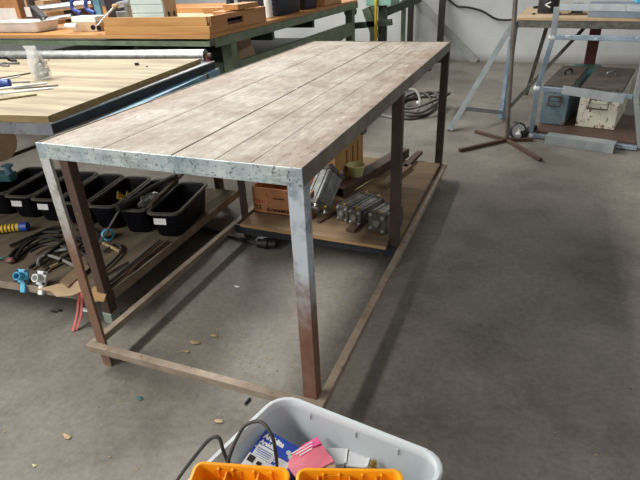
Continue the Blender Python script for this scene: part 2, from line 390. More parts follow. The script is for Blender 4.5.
def actuator(label, p, d, up, w, h, ln, rod=True):
    d = V(d).normalized(); R = frame(d, up); p = V(p)
    t = thing('air_cylinder', label, 'pneumatic cylinder', p, 'aluminium air cylinders on the table shelf')
    L_ = lambda x, y, z: p+R@V((x, y, z))
    m = MB(); g = w*.09                                          # grooved profile body
    prof = []
    for a in range(4):
        q = Matrix.Rotation(a*math.pi/2, 2)
        hw = w/2
        for x, y in ((-hw, -hw), (-.28*w-g/2, -hw), (-.28*w-g/2, -hw+g*.8), (-.28*w+g/2, -hw+g*.8), (-.28*w+g/2, -hw), (.28*w-g/2, -hw), (.28*w-g/2, -hw+g*.8), (.28*w+g/2, -hw+g*.8), (.28*w+g/2, -hw)):
            v = q@V((x, y)); prof.append((v.x, v.y*h/w))
    m.prism([L_(x, .028, z) for x, z in prof], d*(ln-.056)); m.build('barrel', 'alu', t, .001)
    for y0, s in ((0, 1), (ln-.028, -1)):
        m = MB(); m.box(L_(0, y0+.014, 0), (w*1.06, .028, h*1.06), R); c = m.build('end_cap', 'alu_d', t, .005)
        fy = y0 if s > 0 else y0+.028; o = d*(-s)
        for sx in (-1, 1):
            for sz in (-1, 1):
                q = L_(sx*w*.37, fy, sz*h*.37)
                MB().lathe([(w*.105, -.001), (w*.105, .005), (w*.06, .006), (w*.06, .011)], q, 6, o).build('tie_rod_nut', 'silver', c)
        MB().lathe([(w*.24, -.001), (w*.24, .008), (w*.2, .012), (w*.12, .012)], L_(0, fy, 0), 18, o).build('boss', 'alu', c, smooth=True)
        MB().lathe([(.008, -.001), (.008, .008), (.005, .012)], L_(w*.1, y0+.014, h*.53), 10, R.col[2]).build('port_fitting', 'brass', c)
    return t
actuator('air cylinder nearest the middle leg, its end cap with four bolts facing out', at(376.5, 223, SH+.052), (.38, 1, 0), (0,0,1), .094, .094, .15)
actuator('air cylinder in the middle of the heap, left half of the tight pair', at(342, 213.5, SH+.045), (.34, 1, 0), (0,0,1), .068, .08, .21)
actuator('air cylinder in the middle of the heap, right half of the tight pair', at(342, 213.5, SH+.045)+V((.074, -.025, 0)), (.34, 1, 0), (0,0,1), .068, .08, .21)
q0, q1 = at(316, 208, SH+.062), at(332, 170, SH+.205)
actuator('bright air cylinder propped up at a slant just behind the front right table leg', q0, q1-q0, (.75,-.5,.1), .10, .092, (q1-q0).length)
cp = thing('plastic_bowl', 'small pale yellow plastic bowl standing on the rusty channel by the slotted crate', 'bowl', at(356, 174, SH))
MB().lathe([(.036, 0), (.044, .03), (.055, .062), (.059, .062), (.059, .067), (.051, .067), (.041, .032), (.033, .006)], at(356, 175.5, SH+.0605), 24).build('tub', 'cup', cp, smooth=True)
MB().lathe([(.038, .02), (.0405, .03), (.0, .034)], at(356, 175.5, SH+.0605), 20).build('contents', 'white', cp)
def plank(name, label, cat, a, b, w, h, mat, group=None):
    a, b = V(a), V(b); MB().bar(a, b, w, h).build(name, mat, label=label, cat=cat, group=group, bevel=.002, loc=(a+b)/2)
def lift(p, z): return V((p.x, p.y, z))
a_, b_ = at(338, 192.5, SH+.03), at(404, 152, SH+.03)
m = MB(); m.channel(a_, b_, .075, .058, .006); m.build('steel_channel', 'rust', label='dark rusty steel channel lying long behind the air cylinders', cat='steel channel', loc=a_)
plank('wooden_batten', 'dusty brown batten lying between the steel channel and the middle leg', 'batten', at(382, 186, SH+.012), at(409, 166, SH+.012), .05, .022, 'board')
plank('wooden_batten', 'dark batten lying farthest back on the table shelf', 'batten', at(404, 168, SH+.012), at(420, 152, SH+.012), .04, .022, 'rust')
P = [at(358, 188.5, SH+.062), at(364, 184.5, SH+.066), at(372, 179.5, SH+.074)]
m = MB(); m.rings([[p+V((-.02, -.012, -.01)), p+V((.016, .012, .008)), p+V((.016, .012, .009)), p+V((-.02, -.012, -.009))] for p in spline(P, 4)])
m.build('paper_strip', 'cup', label='pale curled strip of paper lying on top behind the air cylinders', cat='paper', loc=P[1])
plank('steel_block', 'small dark flat bar sticking out below the air cylinders', 'steel bar', at(350, 231, SH+.009), at(360, 222, SH+.009), .045, .016, 'rust')
plank('steel_strip', 'thin dark bar lying under the slanted air cylinder', 'steel bar', at(318, 222, SH+.006), at(337, 211, SH+.006), .022, .010, 'rust')

# ================================================================== plywood bench on the left
pb = thing('plywood_bench', 'low bench with a pale plywood top and blue-grey steel frame left of the table', 'table', (-1.9, .9, 0))
a = V((-1.088, .262, 0)); b = V((-1.240, 1.455, 0)); u = V((-.99, -.12, 0)).normalized()
c = b+u*2.4; d = a+u*2.4
m = MB(); m.slab([(p.x, p.y) for p in (a, b, c, d)], .824, .850); m.build('plywood_top', 'ply', pb, .001)
def edge_strip(p, q, z0, z1, mat, name, n): MB().prism([p+V((0,0,z0)), q+V((0,0,z0)), q+V((0,0,z1)), p+V((0,0,z1))], n).build(name, mat, pb)
nr = V((.99, .126, 0)).normalized()
edge_strip(a, b, .8245, .8495, 'ply_edge', 'plywood_edge', nr*.0012)
edge_strip(d, a, .8245, .8495, 'ply_edge', 'plywood_edge', V((.1,-.99,0))*.0012)
a2 = a+nr*.012; b2 = b+nr*.05+V((-.01,.07,0))
m = MB(); m.prism([a2+V((0,0,.8215)), b2+V((0,0,.8215)), b+V((0,.05,.8215))-nr*.06, a-nr*.06+V((0,0,.8215))], (0,0,.0055)); m.build('top_flange', 'silver', pb)
m = MB(); m.prism([a2+V((0,0,.788)), b2+V((0,0,.788)), b2+V((0,0,.821)), a2+V((0,0,.821))], -nr*.006); m.build('side_channel', 'dark_steel', pb)
m = MB(); m.prism([d+V((0,-.006,.782)), a+V((.008,-.006,.782)), a+V((.008,-.006,.8235)), d+V((0,-.006,.8235))], (0,.005,0)); m.build('front_channel', 'steel_blue', pb)
m = MB(); m.bar(a+nr*.055+V((0,.1,.7725)), b2+V((0,0,.7725)), .05, .03); m.build('lower_rail', 'blue_paint', pb, label='faded blue rail under the top')
def bleg(x, y, z1=.788): return MB().span(x-.02, x+.02, y-.02, y+.02, .05, z1).build('leg', 'leg_dark' if x < -1.2 else 'rust', pb, .002)
bleg(-1.02, .232); bleg(-1.17, 1.36); bleg(-3.35, .02); bleg(-3.5, 1.1)
MB().span(-1.043, -.997, .208, .256, 0, .05).build('leg_foot', 'sage', pb, .003, label='grey-green sleeve on the near leg')
for x, y in ((-1.17, 1.36), (-3.35, .02), (-3.5, 1.1)): MB().span(x-.024, x+.024, y-.024, y+.024, 0, .05).build('leg_foot', 'sage', pb, .003)
SB = .14
sp = [(-1.045, .205), (-1.0, .262), (-1.035, 1.34), (-3.4, 1.1), (-3.3, .0)]
m = MB(); m.slab(sp, SB-.012, SB); m.build('lower_shelf', 'shelf', pb)
m = MB(); m.prism([(-3.3, -.004, SB-.034), (-1.045, .201, SB-.034), (-1.045, .201, SB-.0005), (-3.3, -.004, SB-.0005)], (0, .004, 0)); m.build('shelf_rail', 'rust_rail', pb)
m = MB(); m.prism([(-.998, .255, SB-.038), (-1.033, 1.34, SB-.038), (-1.033, 1.34, SB+.004), (-.998, .255, SB+.004)], (.004, 0, 0)); m.build('shelf_rail', 'rust_rail', pb)
# aluminium tube along its far edge
ro = thing('metal_roller', 'long bright aluminium roller lying along the far edge of the plywood bench', 'roller', (-2.3, 1.55, .85))
A = b+V((-.02, .085, .853)); B = A+u*2.3
MB().tube([A, B], .034, 24).build('roller_tube', 'alu', ro, smooth=True)
MB().tube([A-u*.035, A-u*.001], .014, 12).build('axle', 'rust', ro)
MB().bar(A-u*.012+V((0,0,.0)), A-u*.012+V((.0,.0,-.04)), .03, .006, (1,0,0)).build('bracket', 'red', ro)
# things on the bench top
ZB = .851
bg = thing('bag_of_screws', 'small clear plastic bag of metal screws standing on the plywood bench', 'bag', at(44, 78, ZB))
p = at(44, 79, ZB)
m = MB(); R_ = []
for i, (r1, z) in enumerate([(.040,0),(.050,.02),(.050,.05),(.043,.08),(.034,.108),(.034,.132),(.04,.15)]):
    R_.append([p+V((-.012*i/6-.004*i, 0, 0))+V((math.cos(k*math.pi/7)*r1*(1+.1*math.sin(k*3+i)), math.sin(k*math.pi/7)*r1*(.75 if i<5 else .25), z)) for k in range(14)])
m.rings(R_, cap=False); m.build('bag_film', 'clearbag', bg, smooth=True)
m = MB()
for k in range(80):
    q = p+V((random.uniform(-.034,.034), random.uniform(-.024,.024), random.uniform(.006,.085))); dd = V((random.uniform(-1,1), random.uniform(-1,1), random.uniform(-.6,.6))).normalized()*.010
    m.tube([q-dd, q+dd], .0022, 6)
tag(m.build('screws', 'alu_d', bg), kind='stuff')
def rod(name, label, cat, a, b, r, mat, group=None): MB().tube([a, b], r, 8).build(name, mat, label=label, cat=cat, group=group, loc=(V(a)+V(b))/2)
def flat(name, label, cat, a, b, w, h, mat, group=None):
    a, b = V(a), V(b); k = V((0,0,h/2)); MB().bar(a+k, b+k, w, h).build(name, mat, label=label, cat=cat, group=group, bevel=.001, loc=(a+b)/2)
flat('steel_rule', 'pale flat steel rule nearest the bag of screws', 'ruler', at(-20, 92, ZB), at(47, 83.5, ZB), .022, .006, 'whiteplast')
flat('steel_rule', 'second pale flat rule lying in front of the first on the plywood bench', 'ruler', at(-20, 96, ZB), at(53, 88.5, ZB), .018, .005, 'white')
flat('marking_strip', 'dull brown wooden strip in front of the two pale rules', 'strip', at(-20, 103, ZB), at(37, 95, ZB), .012, .006, 'straw')
flat('grey_file', 'grey flat file lying between the blue screwdriver and the pale rules', 'file', at(14, 89, ZB), at(58, 85.5, ZB+.001), .016, .004, 'alu_d')
sd = thing('screwdriver', 'screwdriver with a bright blue handle on the plywood bench', 'screwdriver', at(4, 84, ZB))
q = at(3, 83, ZB+.018); d_ = (at(25, 82, ZB+.018)-q).normalized()
MB().lathe([(.008, -.06), (.017, -.05), (.018, -.005), (.014, .01), (.017, .03), (.006, .036)], q, 14, d_).build('handle', 'bluecap', sd, smooth=True)
MB().tube([q+d_*.034, q+d_*.12], .004, 8).build('shaft', 'alu_d', sd)
rod('scriber', 'thin dark scriber lying behind the blue screwdriver', 'scriber', at(-5, 79, ZB+.004), at(31, 73, ZB+.004), .0035, 'rust')
flat('white_ruler', 'short white plastic strip behind the blue screwdriver', 'ruler', at(-5, 81, ZB), at(20, 76.5, ZB), .016, .004, 'whiteplast')
MB().tube([at(-8, 59, ZB+.01), at(-2, 57.5, ZB+.03), at(5, 57.5, ZB+.03), at(10, 60, ZB+.012), at(16, 61, ZB+.008)], .0075, 10, 6).build('black_hook', 'rubber', smooth=True, label='black curved hook at the far left end of the plywood bench', cat='hook', loc=at(4, 57, ZB))
pl = thing('pliers', 'small grey pliers lying in front of the black hook', 'pliers', at(4, 64, ZB))
MB().tube([at(-6, 65, ZB+.008), at(5, 63, ZB+.008), at(19, 63, ZB+.006)], .006, 8, 4).build('handle', 'alu_d', pl, smooth=True)
MB().tube([at(-6, 61, ZB+.008), at(2, 64.5, ZB+.009), at(9, 65.5, ZB+.006)], .006, 8, 4).build('handle', 'alu', pl, smooth=True)
for (x, y, r, l) in ((137, 65, .012, 'larger dark nut lying alone on the bare end of the plywood bench'), (147, 67, .005, 'tiny dark nut beside the larger one on the plywood bench')):
    MB().lathe([(r*.5, 0), (r, 0), (r, r*.9), (r*.5, r*.9), (r*.5, 0)], at(x, y, ZB), 6, cap=False).build('steel_nut', 'rubber', label=l, cat='nut', loc=at(x, y, ZB))
rl = thing('cardboard_roll', 'big pale tan roll lying under the left end of the plywood bench', 'roll', (-1.75, .62, .62))
MB().tube([(-1.62, .42, .665), (-2.5, .6, .665)], .085, 24).build('roll_body', 'tan', rl, smooth=True)
MB().bar((-1.66, .43, .579), (-1.66, .85, .579), .03, .006).build('hanger_strap', 'rust', rl)

# ---- black tubs on the lower shelf
def rim_ring(w, l, r, z, c, R): return [V(c)+R@V((x, y, 0))+V((0,0,z)) for x, y in rrect(w, l, r)]
TR = rotz(math.radians(11)); tw, tl, th = .170, .41, .142
tub0 = thing('storage_tub', 'deep black plastic tub with a white label at the right end of the row', 'tub', (-1.09, .88, SB+.001), 'black tubs on the lower shelf')
tc_ = V((-1.095, .885, SB+.001))
ORG[tub0.name] = tc_.copy(); tub0.location = tc_
m = MB(); m.rings([rim_ring(.118, .32, .03, 0, tc_, TR), rim_ring(.13, .335, .035, .01, tc_, TR), rim_ring(tw-.022, tl-.026, .036, th-.010, tc_, TR), rim_ring(tw-.027, tl-.031, .034, th-.010, tc_, TR), rim_ring(.122, .325, .034, .014, tc_, TR)]); m.build('tub_body', 'black', tub0, smooth=True)
m = MB(); m.rings([rim_ring(tw-.022, tl-.026, .036, th-.010, tc_, TR), rim_ring(tw, tl, .04, th-.010, tc_, TR), rim_ring(tw, tl, .04, th, tc_, TR), rim_ring(tw-.027, tl-.034, .034, th, tc_, TR), rim_ring(tw-.027, tl-.034, .034, th-.010, tc_, TR)], cap=False); m.build('rim', 'rim', tub0, smooth=False)
fr = tc_+TR@V((-.018, -.191, .094)); nrm = TR@V((0, -1, .16)); Rl = Matrix((TR@V((1,0,0)), (TR@V((0,.16,1))).normalized(), nrm.normalized())).transposed()
MB().box(fr, (.062, .030, .0015), Rl).build('paper_label', 'white', tub0)
tub_labels = ['deep black tub with a white label beside the rightmost tub, holding crinkled film', 'deep black tub with a yellow scoop inside it', 'deep black tub behind the brown bench post', 'deep black tub with a white label just left of the whitish table leg', 'deep black tub with a white label, second one left of the whitish table leg', 'black tub cut off by the left edge of the photo under the dull blue valve']
tubs = [tub0]
for i in range(6):
    t = copy_tree(tub0); t['label'] = tub_labels[i]; dx = -.178*(i+1); t.location = tc_+V((dx, -.008*(i+1)*(1 if i < 3 else 1), 0)); tubs.append(t)
    if i in (0, 1, 2):                                           # these three show no label
        for ch in list(t.children):
            if ch.name.startswith('paper_label'): bpy.data.objects.remove(ch)
# contents
t1 = tubs[1].location
m = MB(); m.ball(t1+V((.03, -.04, .125)), .042, 18, (.8, 1.7, .75), .22); m.build('clear_film', 'foil', label='crumpled shiny clear film lying in the second black tub from the right', cat='plastic wrap', loc=t1+V((.0, -.03, .12)))
t2 = tubs[2].location
m = MB(); q = t2+V((.0, .02, .075)); RR = rotz(.3)@Matrix.Rotation(.9, 3, 'X')
m.box(q, (.05, .004, .09), RR); m.box(q+RR@V((-.025, .02, 0)), (.004, .04, .09), RR); m.box(q+RR@V((.025, .02, 0)), (.004, .04, .09), RR); m.build('plastic_scoop', 'yellow', label='yellow plastic scoop lying inside a black tub', cat='scoop', loc=q)
# long tool lying across the tubs
tl_ = thing('ratchet_bar', 'long thin steel bar with a cross handle leaning on the black tubs', 'tool', at(100, 246, SB))
p0, p1, p2 = at(100, 243, SB+.01), at(121, 207, SB+th+.02), at(176, 176, SB+th+.03)
MB().tube([p0, p1], .0055, 8).build('shaft', 'alu_d', tl_)
MB().bar(p1-(p2-p1)*.06, p1+(p2-p1)*.2, .03, .03).build('head', 'rubber', tl_, .006)
MB().tube([p1+(p2-p1)*.15, p1+(p2-p1)*.55+V((0,0,.012)), p2], lambda t: .009+.006*t, 8, 4).build('grip', 'hose', tl_, smooth=True)
MB().tube([at(103, 243, SB+.012), at(120, 251.5, SB+.012)], .0075, 10).build('cross_handle', 'straw', tl_)
rod('grey_bar', 'dark rusty bar lying across the tops of the two rightmost tubs', 'steel bar', at(150, 205, SB+th+.012), at(182, 174, SB+th+.012), .011, 'rust')
# torch
to = thing('torch', 'yellow torch with a dark blue cap on the lower shelf at the left edge', 'torch', at(8, 230, SB))
q = at(-6, 230, SB+.024); q1 = at(20, 227, SB+.024); q2 = at(28, 226.5, SB+.024)
MB().tube([q, q1], .021, 18).build('barrel', 'yellow', to, smooth=True); MB().tube([q1, q1+(q2-q1)*.15, q2], .0235, 18).build('cap', 'bluecap', to, smooth=True)
m = MB()
for k in range(5): m.tube([q+(q1-q)*(.25+.14*k), q+(q1-q)*(.30+.14*k)], .0214, 18)
m.build('printed_band', 'ink', to)
# hoses and bars heaped on the shelf
def path(pts, z): return [at(x, y, SB+(z if not isinstance(z, (list, tuple)) else z[i])) for i, (x, y) in enumerate(pts)]
hoses = [
 ([(60,232),(40,233),(22,245),(10,256),(12,262),(26,250),(44,240),(62,236)], .010, .008, 'rubber', 'black hose doubled back in a long loop at the left'),
 ([(16,258),(24,246),(40,237),(58,240),(70,250)], .02, .008, 'rubber', 'black hose lying over the looped one'),
 ([(30,252),(44,245),(60,246),(80,252),(95,262)], .022, .007, 'hose', 'dusty brown-black hose crossing the heap low down'),
 ([(38,265),(40,258),(50,256),(62,260),(75,266)], .024, .0075, 'greycable', 'grey hose curved in an arch behind the metal fittings'),
 ([(30,268),(48,255),(66,243),(90,236)], .014, .008, 'rubber', 'black hose running up towards the tubs'),
 ([(66,258),(84,250),(98,238),(92,228),(76,230)], .016, .007, 'hose', 'dusty hose hooked around beside the brown post'),
 ([(58,262),(70,254),(82,243),(74,238),(56,247),(40,262)], .028, .007, 'rubber', 'black hose folded on top of the heap'),
 ([(100,272),(112,262),(122,250),(116,244),(104,252)], .012, .006, 'hose', 'short dusty hose curled behind the post'),
 ([(10,246),(24,240),(40,233),(52,228),(66,226)], .012, .008, 'rubber', 'black hose running just in front of the tubs'),
 ([(44,272),(56,262),(72,252),(88,246)], .012, .006, 'hose', 'thin dusty hose running diagonally'),
]
for pts, z, r, mt, lb in hoses:
    P = path(pts, z); MB().tube(P, r, 8, 6).build('air_hose', mt, smooth=True, label=lb+' on the lower bench shelf', cat='hose', group='hoses heaped on the lower shelf', loc=P[0])
bars = [((27,246),(54,239),.006,'alu_d','short grey bar lying on top of the black hoses'), ((50,268),(75,255),.008,'straw','pale round stick lying among the hoses'),
        ((104,290),(168,241),.006,'rust','thin rusty bar along the right side of the bench shelf'), ((106,284),(160,240),.005,'alu_d','thin grey bar next to the rusty bar on the bench shelf'),
        ((96,280),(128,262),.005,'rust','short rusty bar lying by the foot of the brown post'), ((52,252),(72,248),.009,'silver','short bright fitting on the hoses')]
for (x, y), (x2, y2), r, mt, lb in bars: rod('metal_bar', lb, 'bar', at(x, y, SB+r+.002), at(x2, y2, SB+r+.004), r, mt)
MB().tube(path([(168,242),(160,243),(140,262),(118,283),(105,292)], .012)+path([(112,288),(130,273),(136,262)], .012), .003, 6, 4).build('bent_wire', 'rust', smooth=True, label='bent thin wire lying with the bars on the bench shelf', cat='wire', loc=at(140, 262, SB))
def fitting(name, label, px, mat, col2, tilt):
    q = at(px[0], px[1], SB+.03); R = rotz(tilt)@Matrix.Rotation(math.radians(58), 3, 'X')
    t = thing(name, label, 'metal fitting', at(px[0], px[1]+8, SB))
    m = MB(); s_ = .058
    m.box(q, (s_, s_, .012), R); m.lathe([(.018, .005), (.018, .035), (.012, .035), (.012, .01)], q, 16, R.col[2], False); m.build('flange', mat, t, .003)
    m = MB(); m.box(q+R@V((.012, -.045, .0)), (.024, .05, .018), R); m.build('lug', mat, t, .004)
    for sx in (-1, 1):
        for sy in (-1, 1): MB().lathe([(.0065, 0), (.0065, .004), (.003, .005)], q+R@V((sx*s_*.38, sy*s_*.38, .006)), 8, R.col[2]).build('bolt_hole', col2, t)
    return t
fitting('flange_fitting', 'bright blue square flange fitting with four bolt holes at the shelf front', (22, 276), 'cyan', 'rubber', .25)
fitting('flange_fitting', 'bare grey square flange fitting beside the bright blue one', (41, 278), 'whiteplast', 'rubber', .1)
m = MB(); q = at(108, 235, SB+.02); m.lathe([(.02, -.02), (.03, -.02), (.03, .015), (.022, .02), (.022, 0)], q, 18, (.6, -.6, .5), False); m.build('hose_clamp', 'cyan', smooth=True, label='small faded blue ring fitting beside the cross handle', cat='ring', loc=q)
MB().tube([at(-6, 259, SB+.01), at(3, 258, SB+.012), at(10, 256, SB+.01)], .006, 8, 3).build('teal_hose', 'teal', smooth=True, label='short teal hose at the left edge of the lower shelf', cat='hose', loc=at(3, 258, SB))
MB().ball(at(10, 260, SB+.014), .022, 12, (1.3, .8, .6), .15).build('red_rag', 'maroon', smooth=True, label='small dark red rag beside the bright blue flange', cat='rag', loc=at(10, 260, SB))
# blue thing on the tubs at far left
bt = thing('blue_valve', 'dull blue valve resting on the black tubs at the left edge', 'valve', at(4, 178, SB+th))
q = at(3, 176, SB+th+.03); MB().box(q, (.14, .07, .05), rotz(.2)).build('valve_body', 'teal', bt, .012); MB().lathe([(.02, 0), (.016, .035), (.03, .04), (.03, .05)], q+V((.06, .0, .02)), 12).build('valve_cap', 'blue_paint', bt, smooth=True)
# paper, board and strap hanging over the shelf edge
pts = [at(36, 290, SB+.004), at(50, 291, SB+.006), at(57, 297, SB+.002), at(72, 296, SB+.004), at(92, 288, SB+.008), at(78, 281, SB+.01), at(56, 285, SB+.008)]
MB().prism(pts, (0, 0, .003)).build('torn_paper', 'tan', label='torn pale paper lying at the front lip of the bench shelf', cat='paper', loc=pts[0])
pts = [at(84, 300, SB+.004), at(104, 302, SB+.004), at(108, 290, SB+.006), at(94, 287, SB+.006)]
MB().prism(pts, (0, 0, .004)).build('wood_scrap', 'board_edge', label='pale yellowish scrap of board at the foot of the brown post', cat='scrap', loc=pts[0])
pts = [at(60, 282, SB+.012), at(84, 262, SB+.012), at(90, 268, SB+.012), at(68, 288, SB+.012)]
MB().prism(pts, (0, 0, .005)).build('cardboard_scrap', 'board', label='folded brown cardboard scrap on the bench shelf behind the whitish leg', cat='cardboard', loc=pts[0])
q = at(80, 294, SB+.006)
yy = .195
S_ = [at(83, 287, SB+.008), atY(80, 294, yy), atY(78.5, 303, yy-.004), at(77, 315, .05), at(73, 331, .003)]
m = MB(); P = spline(S_, 5); m.rings([[p+V((-.0055, 0, 0)), p+V((.0055, 0, 0)), p+V((.0055, -.002, .001)), p+V((-.0055, -.002, .001))] for p in P])
P2 = spline([at(85, 287, SB+.009)]+[atY(x, y, yy-.007) for x, y in ((82, 294), (82, 303))]+[at(81, 316, .05), at(76.5, 330, .003)], 5); m.rings([[p+V((-.005, 0, 0)), p+V((.005, 0, 0)), p+V((.005, -.002, .001)), p+V((-.005, -.002, .001))] for p in P2])
m.build('red_strap', 'red', label='thin faded red strap hanging off the bench shelf towards the floor', cat='strap', loc=S_[1])

# ================================================================== green bench behind
gb = thing('green_bench', 'long sage green steel bench with an orange wood top behind the table', 'table', (-2.6, 3.4, 0))
GX, GY, GE = -1.535, 2.03, 5.15
MB().span(-5.2, GX, GY, GE, .876, .902).build('bench_top', 'wood_oy', gb, .002)
MB().span(-5.2, GX-.002, GY-.002, GY, .877, .9).build('front_edge', 'wood_or', gb)
m = MB(); m.channel((-5.2, GY+.02, .846), (GX-.005, GY+.02, .846), .03, .058, .005, (0,-1,0), True); m.build('front_rail', 'green', gb)
m = MB(); m.angle((GX-.025, GY+.05, .846), (GX-.025, GE, .846), .058, .006, (0,0,1), 1); m.build('side_rail', 'green', gb)
for y0, y1 in ((2.29, 2.37), (4.96, 5.06)): MB().span(GX-.085, GX-.005, y0, y1, 0, .816).build('leg', 'green', gb, .003)
for y0 in (2.29, 4.96): MB().span(-4.9, -4.82, y0, y0+.08, 0, .816).build('leg', 'green', gb, .003)
MB().span(GX-.16, GX-.12, 2.4, 2.44, 0, .816).build('brace', 'dark_steel', gb)
MB().span(GX-.045, GX-.01, 2.37, 4.96, .54, .68).build('lower_rail', 'green', gb, .003)
MB().span(-4.82, GX-.1, 2.31, 2.35, .55, .68).build('lower_rail', 'green_d', gb, .003)
MB().span(GX-.7, GX-.66, 2.1, 5.1, .74, .815).build('inner_rail', 'green_d', gb, .003)
for y in (3.1, 4.0): MB().span(GX-.66, GX-.09, y, y+.05, .73, .80).build('cross_rail', 'green_d', gb, .003)
MB().span(-4.9, GX-.1, 2.5, 4.9, .50, .52).build('under_shelf', 'green_d', gb)
m = MB(); m.prism([(GX-.2, 2.60, .53), (GX-.09, 2.85, .53), (GX-.12, 2.78, .79), (GX-.2, 2.6, .79)], (-.01, .004, 0)); m.build('leaning_panel', 'tan', label='pale board leaning under the side of the green bench', cat='board', loc=(GX-.15, 2.7, .53))
for (x0, x1, z1, lb) in ((-2.35, -2.0, .74, 'dark box on the under shelf of the green bench nearest the corner'), (-3.1, -2.65, .78, 'dark box on the under shelf of the green bench farther left')):
    t = thing('dark_crate', lb, 'box', ((x0+x1)/2, 2.75, .52)); z1 = .70; MB().span(x0, x1, 2.56, 2.95, .521, z1).build('crate_body', 'navy', t, .006); MB().span(x0-.008, x1+.008, 2.552, 2.958, z1-.02, z1+.004).build('crate_lid', 'rubber', t, .004)
G0 = .903
# wooden tray
tr = thing('wooden_tray', 'orange pine tray with a hand hole standing on the corner of the green bench', 'tray', (-1.7, 2.35, G0))
ax, bx = atY(103, 30, GY).x, GX-.004
y0, y1 = GY+.012, 2.86
m = MB(); m.span(ax, bx, y0, y0+.03, G0, G0+.051); m.build('front_board', 'wood_or', tr, .002)
m = MB(); m.span(ax, bx-.02, y0+.008, y0+.03, G0+.052, G0+.108); m.build('front_board', 'wood_or', tr, .002)
m = MB(); h0, h1 = 2.28, 2.50
m.span(bx-.02, bx, y0+.03, h0, G0, G0+.108); m.span(bx-.02, bx, h1, y1, G0, G0+.108); m.span(bx-.02, bx, h0, h1, G0, G0+.034); m.span(bx-.02, bx, h0, h1, G0+.074, G0+.108); m.build('end_board', 'wood_oy', tr, .002)
MB().span(ax, bx-.02, y1-.02, y1, G0, G0+.108).build('back_board', 'wood_or', tr, .002)
MB().span(ax, bx-.02, y0+.03, y1-.02, G0+.05, G0+.07).build('tray_panel', 'tan', tr)
MB().span(bx-.024, bx-.02, h0, h1, G0+.035, G0+.073).build('hand_hole_backing', 'rust', tr)
ZT = G0+.0715
def woodblk(lb, c, s, a): MB().box(c, s, rotz(a)).build('wood_block', 'wood_oy', label=lb, cat='wood block', group='pine offcuts on the tray', bevel=.002, loc=c)
q = at(222, 12, ZT+.04)
woodblk('pine offcut lying flat in the tray, bottom of the little stack', (q.x-.03, q.y+.15, ZT+.0225), (.10, .34, .043), .1)
woodblk('pine offcut lying crosswise on top of the little stack in the tray', (q.x+.03, q.y+.22, ZT+.0625), (.13, .26, .035), -.1)
woodblk('long pine strip along the back of the tray', (-1.85, 2.78, ZT+.02), (.4, .04, .038), 0)
# mint drawer case
dc = thing('drawer_case', 'pale mint drawer case with two dark finger slots standing in the wooden tray', 'drawer case', (-1.80, 2.25, ZT))
X0, X1, Y0, Y1, Z1 = atY(132, 12, 2.13).x, atY(164.5, 12, 2.13).x, 2.13, 2.27, ZT+.22
MB().span(X0, X1, Y0, Y1, ZT, Z1).build('case_body', 'mint_pale', dc, .004)
for k in range(4): MB().span(X0+.004, X1-.004, Y0-.006, Y0+.002, ZT+.004+k*.054, ZT+.054+k*.054).build('drawer_front', 'mint_pale', dc, .002)
MB().span(X1, X1+.003, Y0+.002, Y1-.002, ZT, Z1-.01).build('side_panel', 'tan', dc)
for k in range(2): MB().tube([(X1+.0035, Y0+.04+.06*k, ZT+.03), (X1+.0035, Y0+.04+.06*k, ZT+.06)], .009, 12).build('finger_slot', 'rubber', dc, smooth=True)
# things on the bench, left to right
def carton(lb, px0, px1, y, dep, h, mat, lbl=None, z=G0, shift=0):
    a_, b_ = atY(px0, 20, y).x, atY(px1, 20, y).x
    t = thing('carton', lb, 'box', ((a_+b_)/2, y+dep/2, z))
    MB().span(a_, b_, y, y+dep, z+.0005, z+h).build('carton_body', mat, t, .002)
    MB().span((a_+b_)/2-.012, (a_+b_)/2+.012, y-.001, y+dep+.001, z+h*.55, z+h+.001).build('tape', 'tan', t)
    if lbl:
        l0, l1, u0, u1 = lbl; w_ = b_-a_
        MB().span(a_+w_*l0, a_+w_*l1, y-.0018, y-.0002, z+h*u0, z+h*u1).build('paper_label', 'whiteplast', t)
    return t
carton('brown carton with a pale label at the far left of the green bench', -28, 22, 2.62, .3, .3, 'card', (.55, .93, .12, .5))
carton('grey-tan carton standing just right of the brown labelled one', 27, 34, 2.60, .2, .26, 'boxlid', (.1, .9, .3, .6))
carton('pale tan carton propped behind the long metal tube', 35, 48, 2.66, .2, .2, 'tan', (.2, .8, .3, .7))
carton('flat grey-white carton under the blue clamp', 70, 95, 2.20, .16, .065, 'tan')
MB().span(atY(72,20,2.22).x, atY(96,20,2.22).x, 2.21, 2.34, G0+.066, G0+.105).build('white_box', 'whiteplast', label='shallow whitish box lying on top of the flat carton', cat='box', bevel=.003)
wtray = thing('white_tray', 'glossy white plastic tray at the left front of the green bench', 'tray', (-3.2, 2.25, G0))
a_, b_ = atY(-12, 25, 2.12).x, atY(36, 25, 2.12).x
m = MB(); c_ = V(((a_+b_)/2, 2.24, G0)); R_ = []
for w_, z in ((.02, .001), (.0, .01), (-.02, .07), (-.035, .072), (-.035, .08), (-.01, .08), (.012, .012)): R_.append([c_+V((x, y, z)) for x, y in rrect(b_-a_-w_-.03, .22-w_, .03)])
m.rings(R_); m.build('tray_body', 'whiteplast', wtray, smooth=True)
rod('metal_tube', 'long bright aluminium tube lying raised at a slant on the green bench', 'tube', atY(33, 10, 2.45), atY(92, 3, 2.62), .03, 'silver')
rod('metal_tube', 'shorter bright tube lying low beneath the long one on the green bench', 'tube', atY(47, 19.5, 2.36), atY(72, 16, 2.42), .018, 'silver')
m = MB(); m.channel(atY(33, 8, 2.42), atY(45, 19, 2.34), .05, .04, .006); m.build('dark_channel', 'rubber', label='dark short channel holding up the end of the long tube', cat='bracket', loc=atY(39, 15, 2.4))
bc = thing('blue_clamp', 'blue G clamp with hooked jaws standing behind the flat carton', 'clamp', atY(88, 12, 2.5))
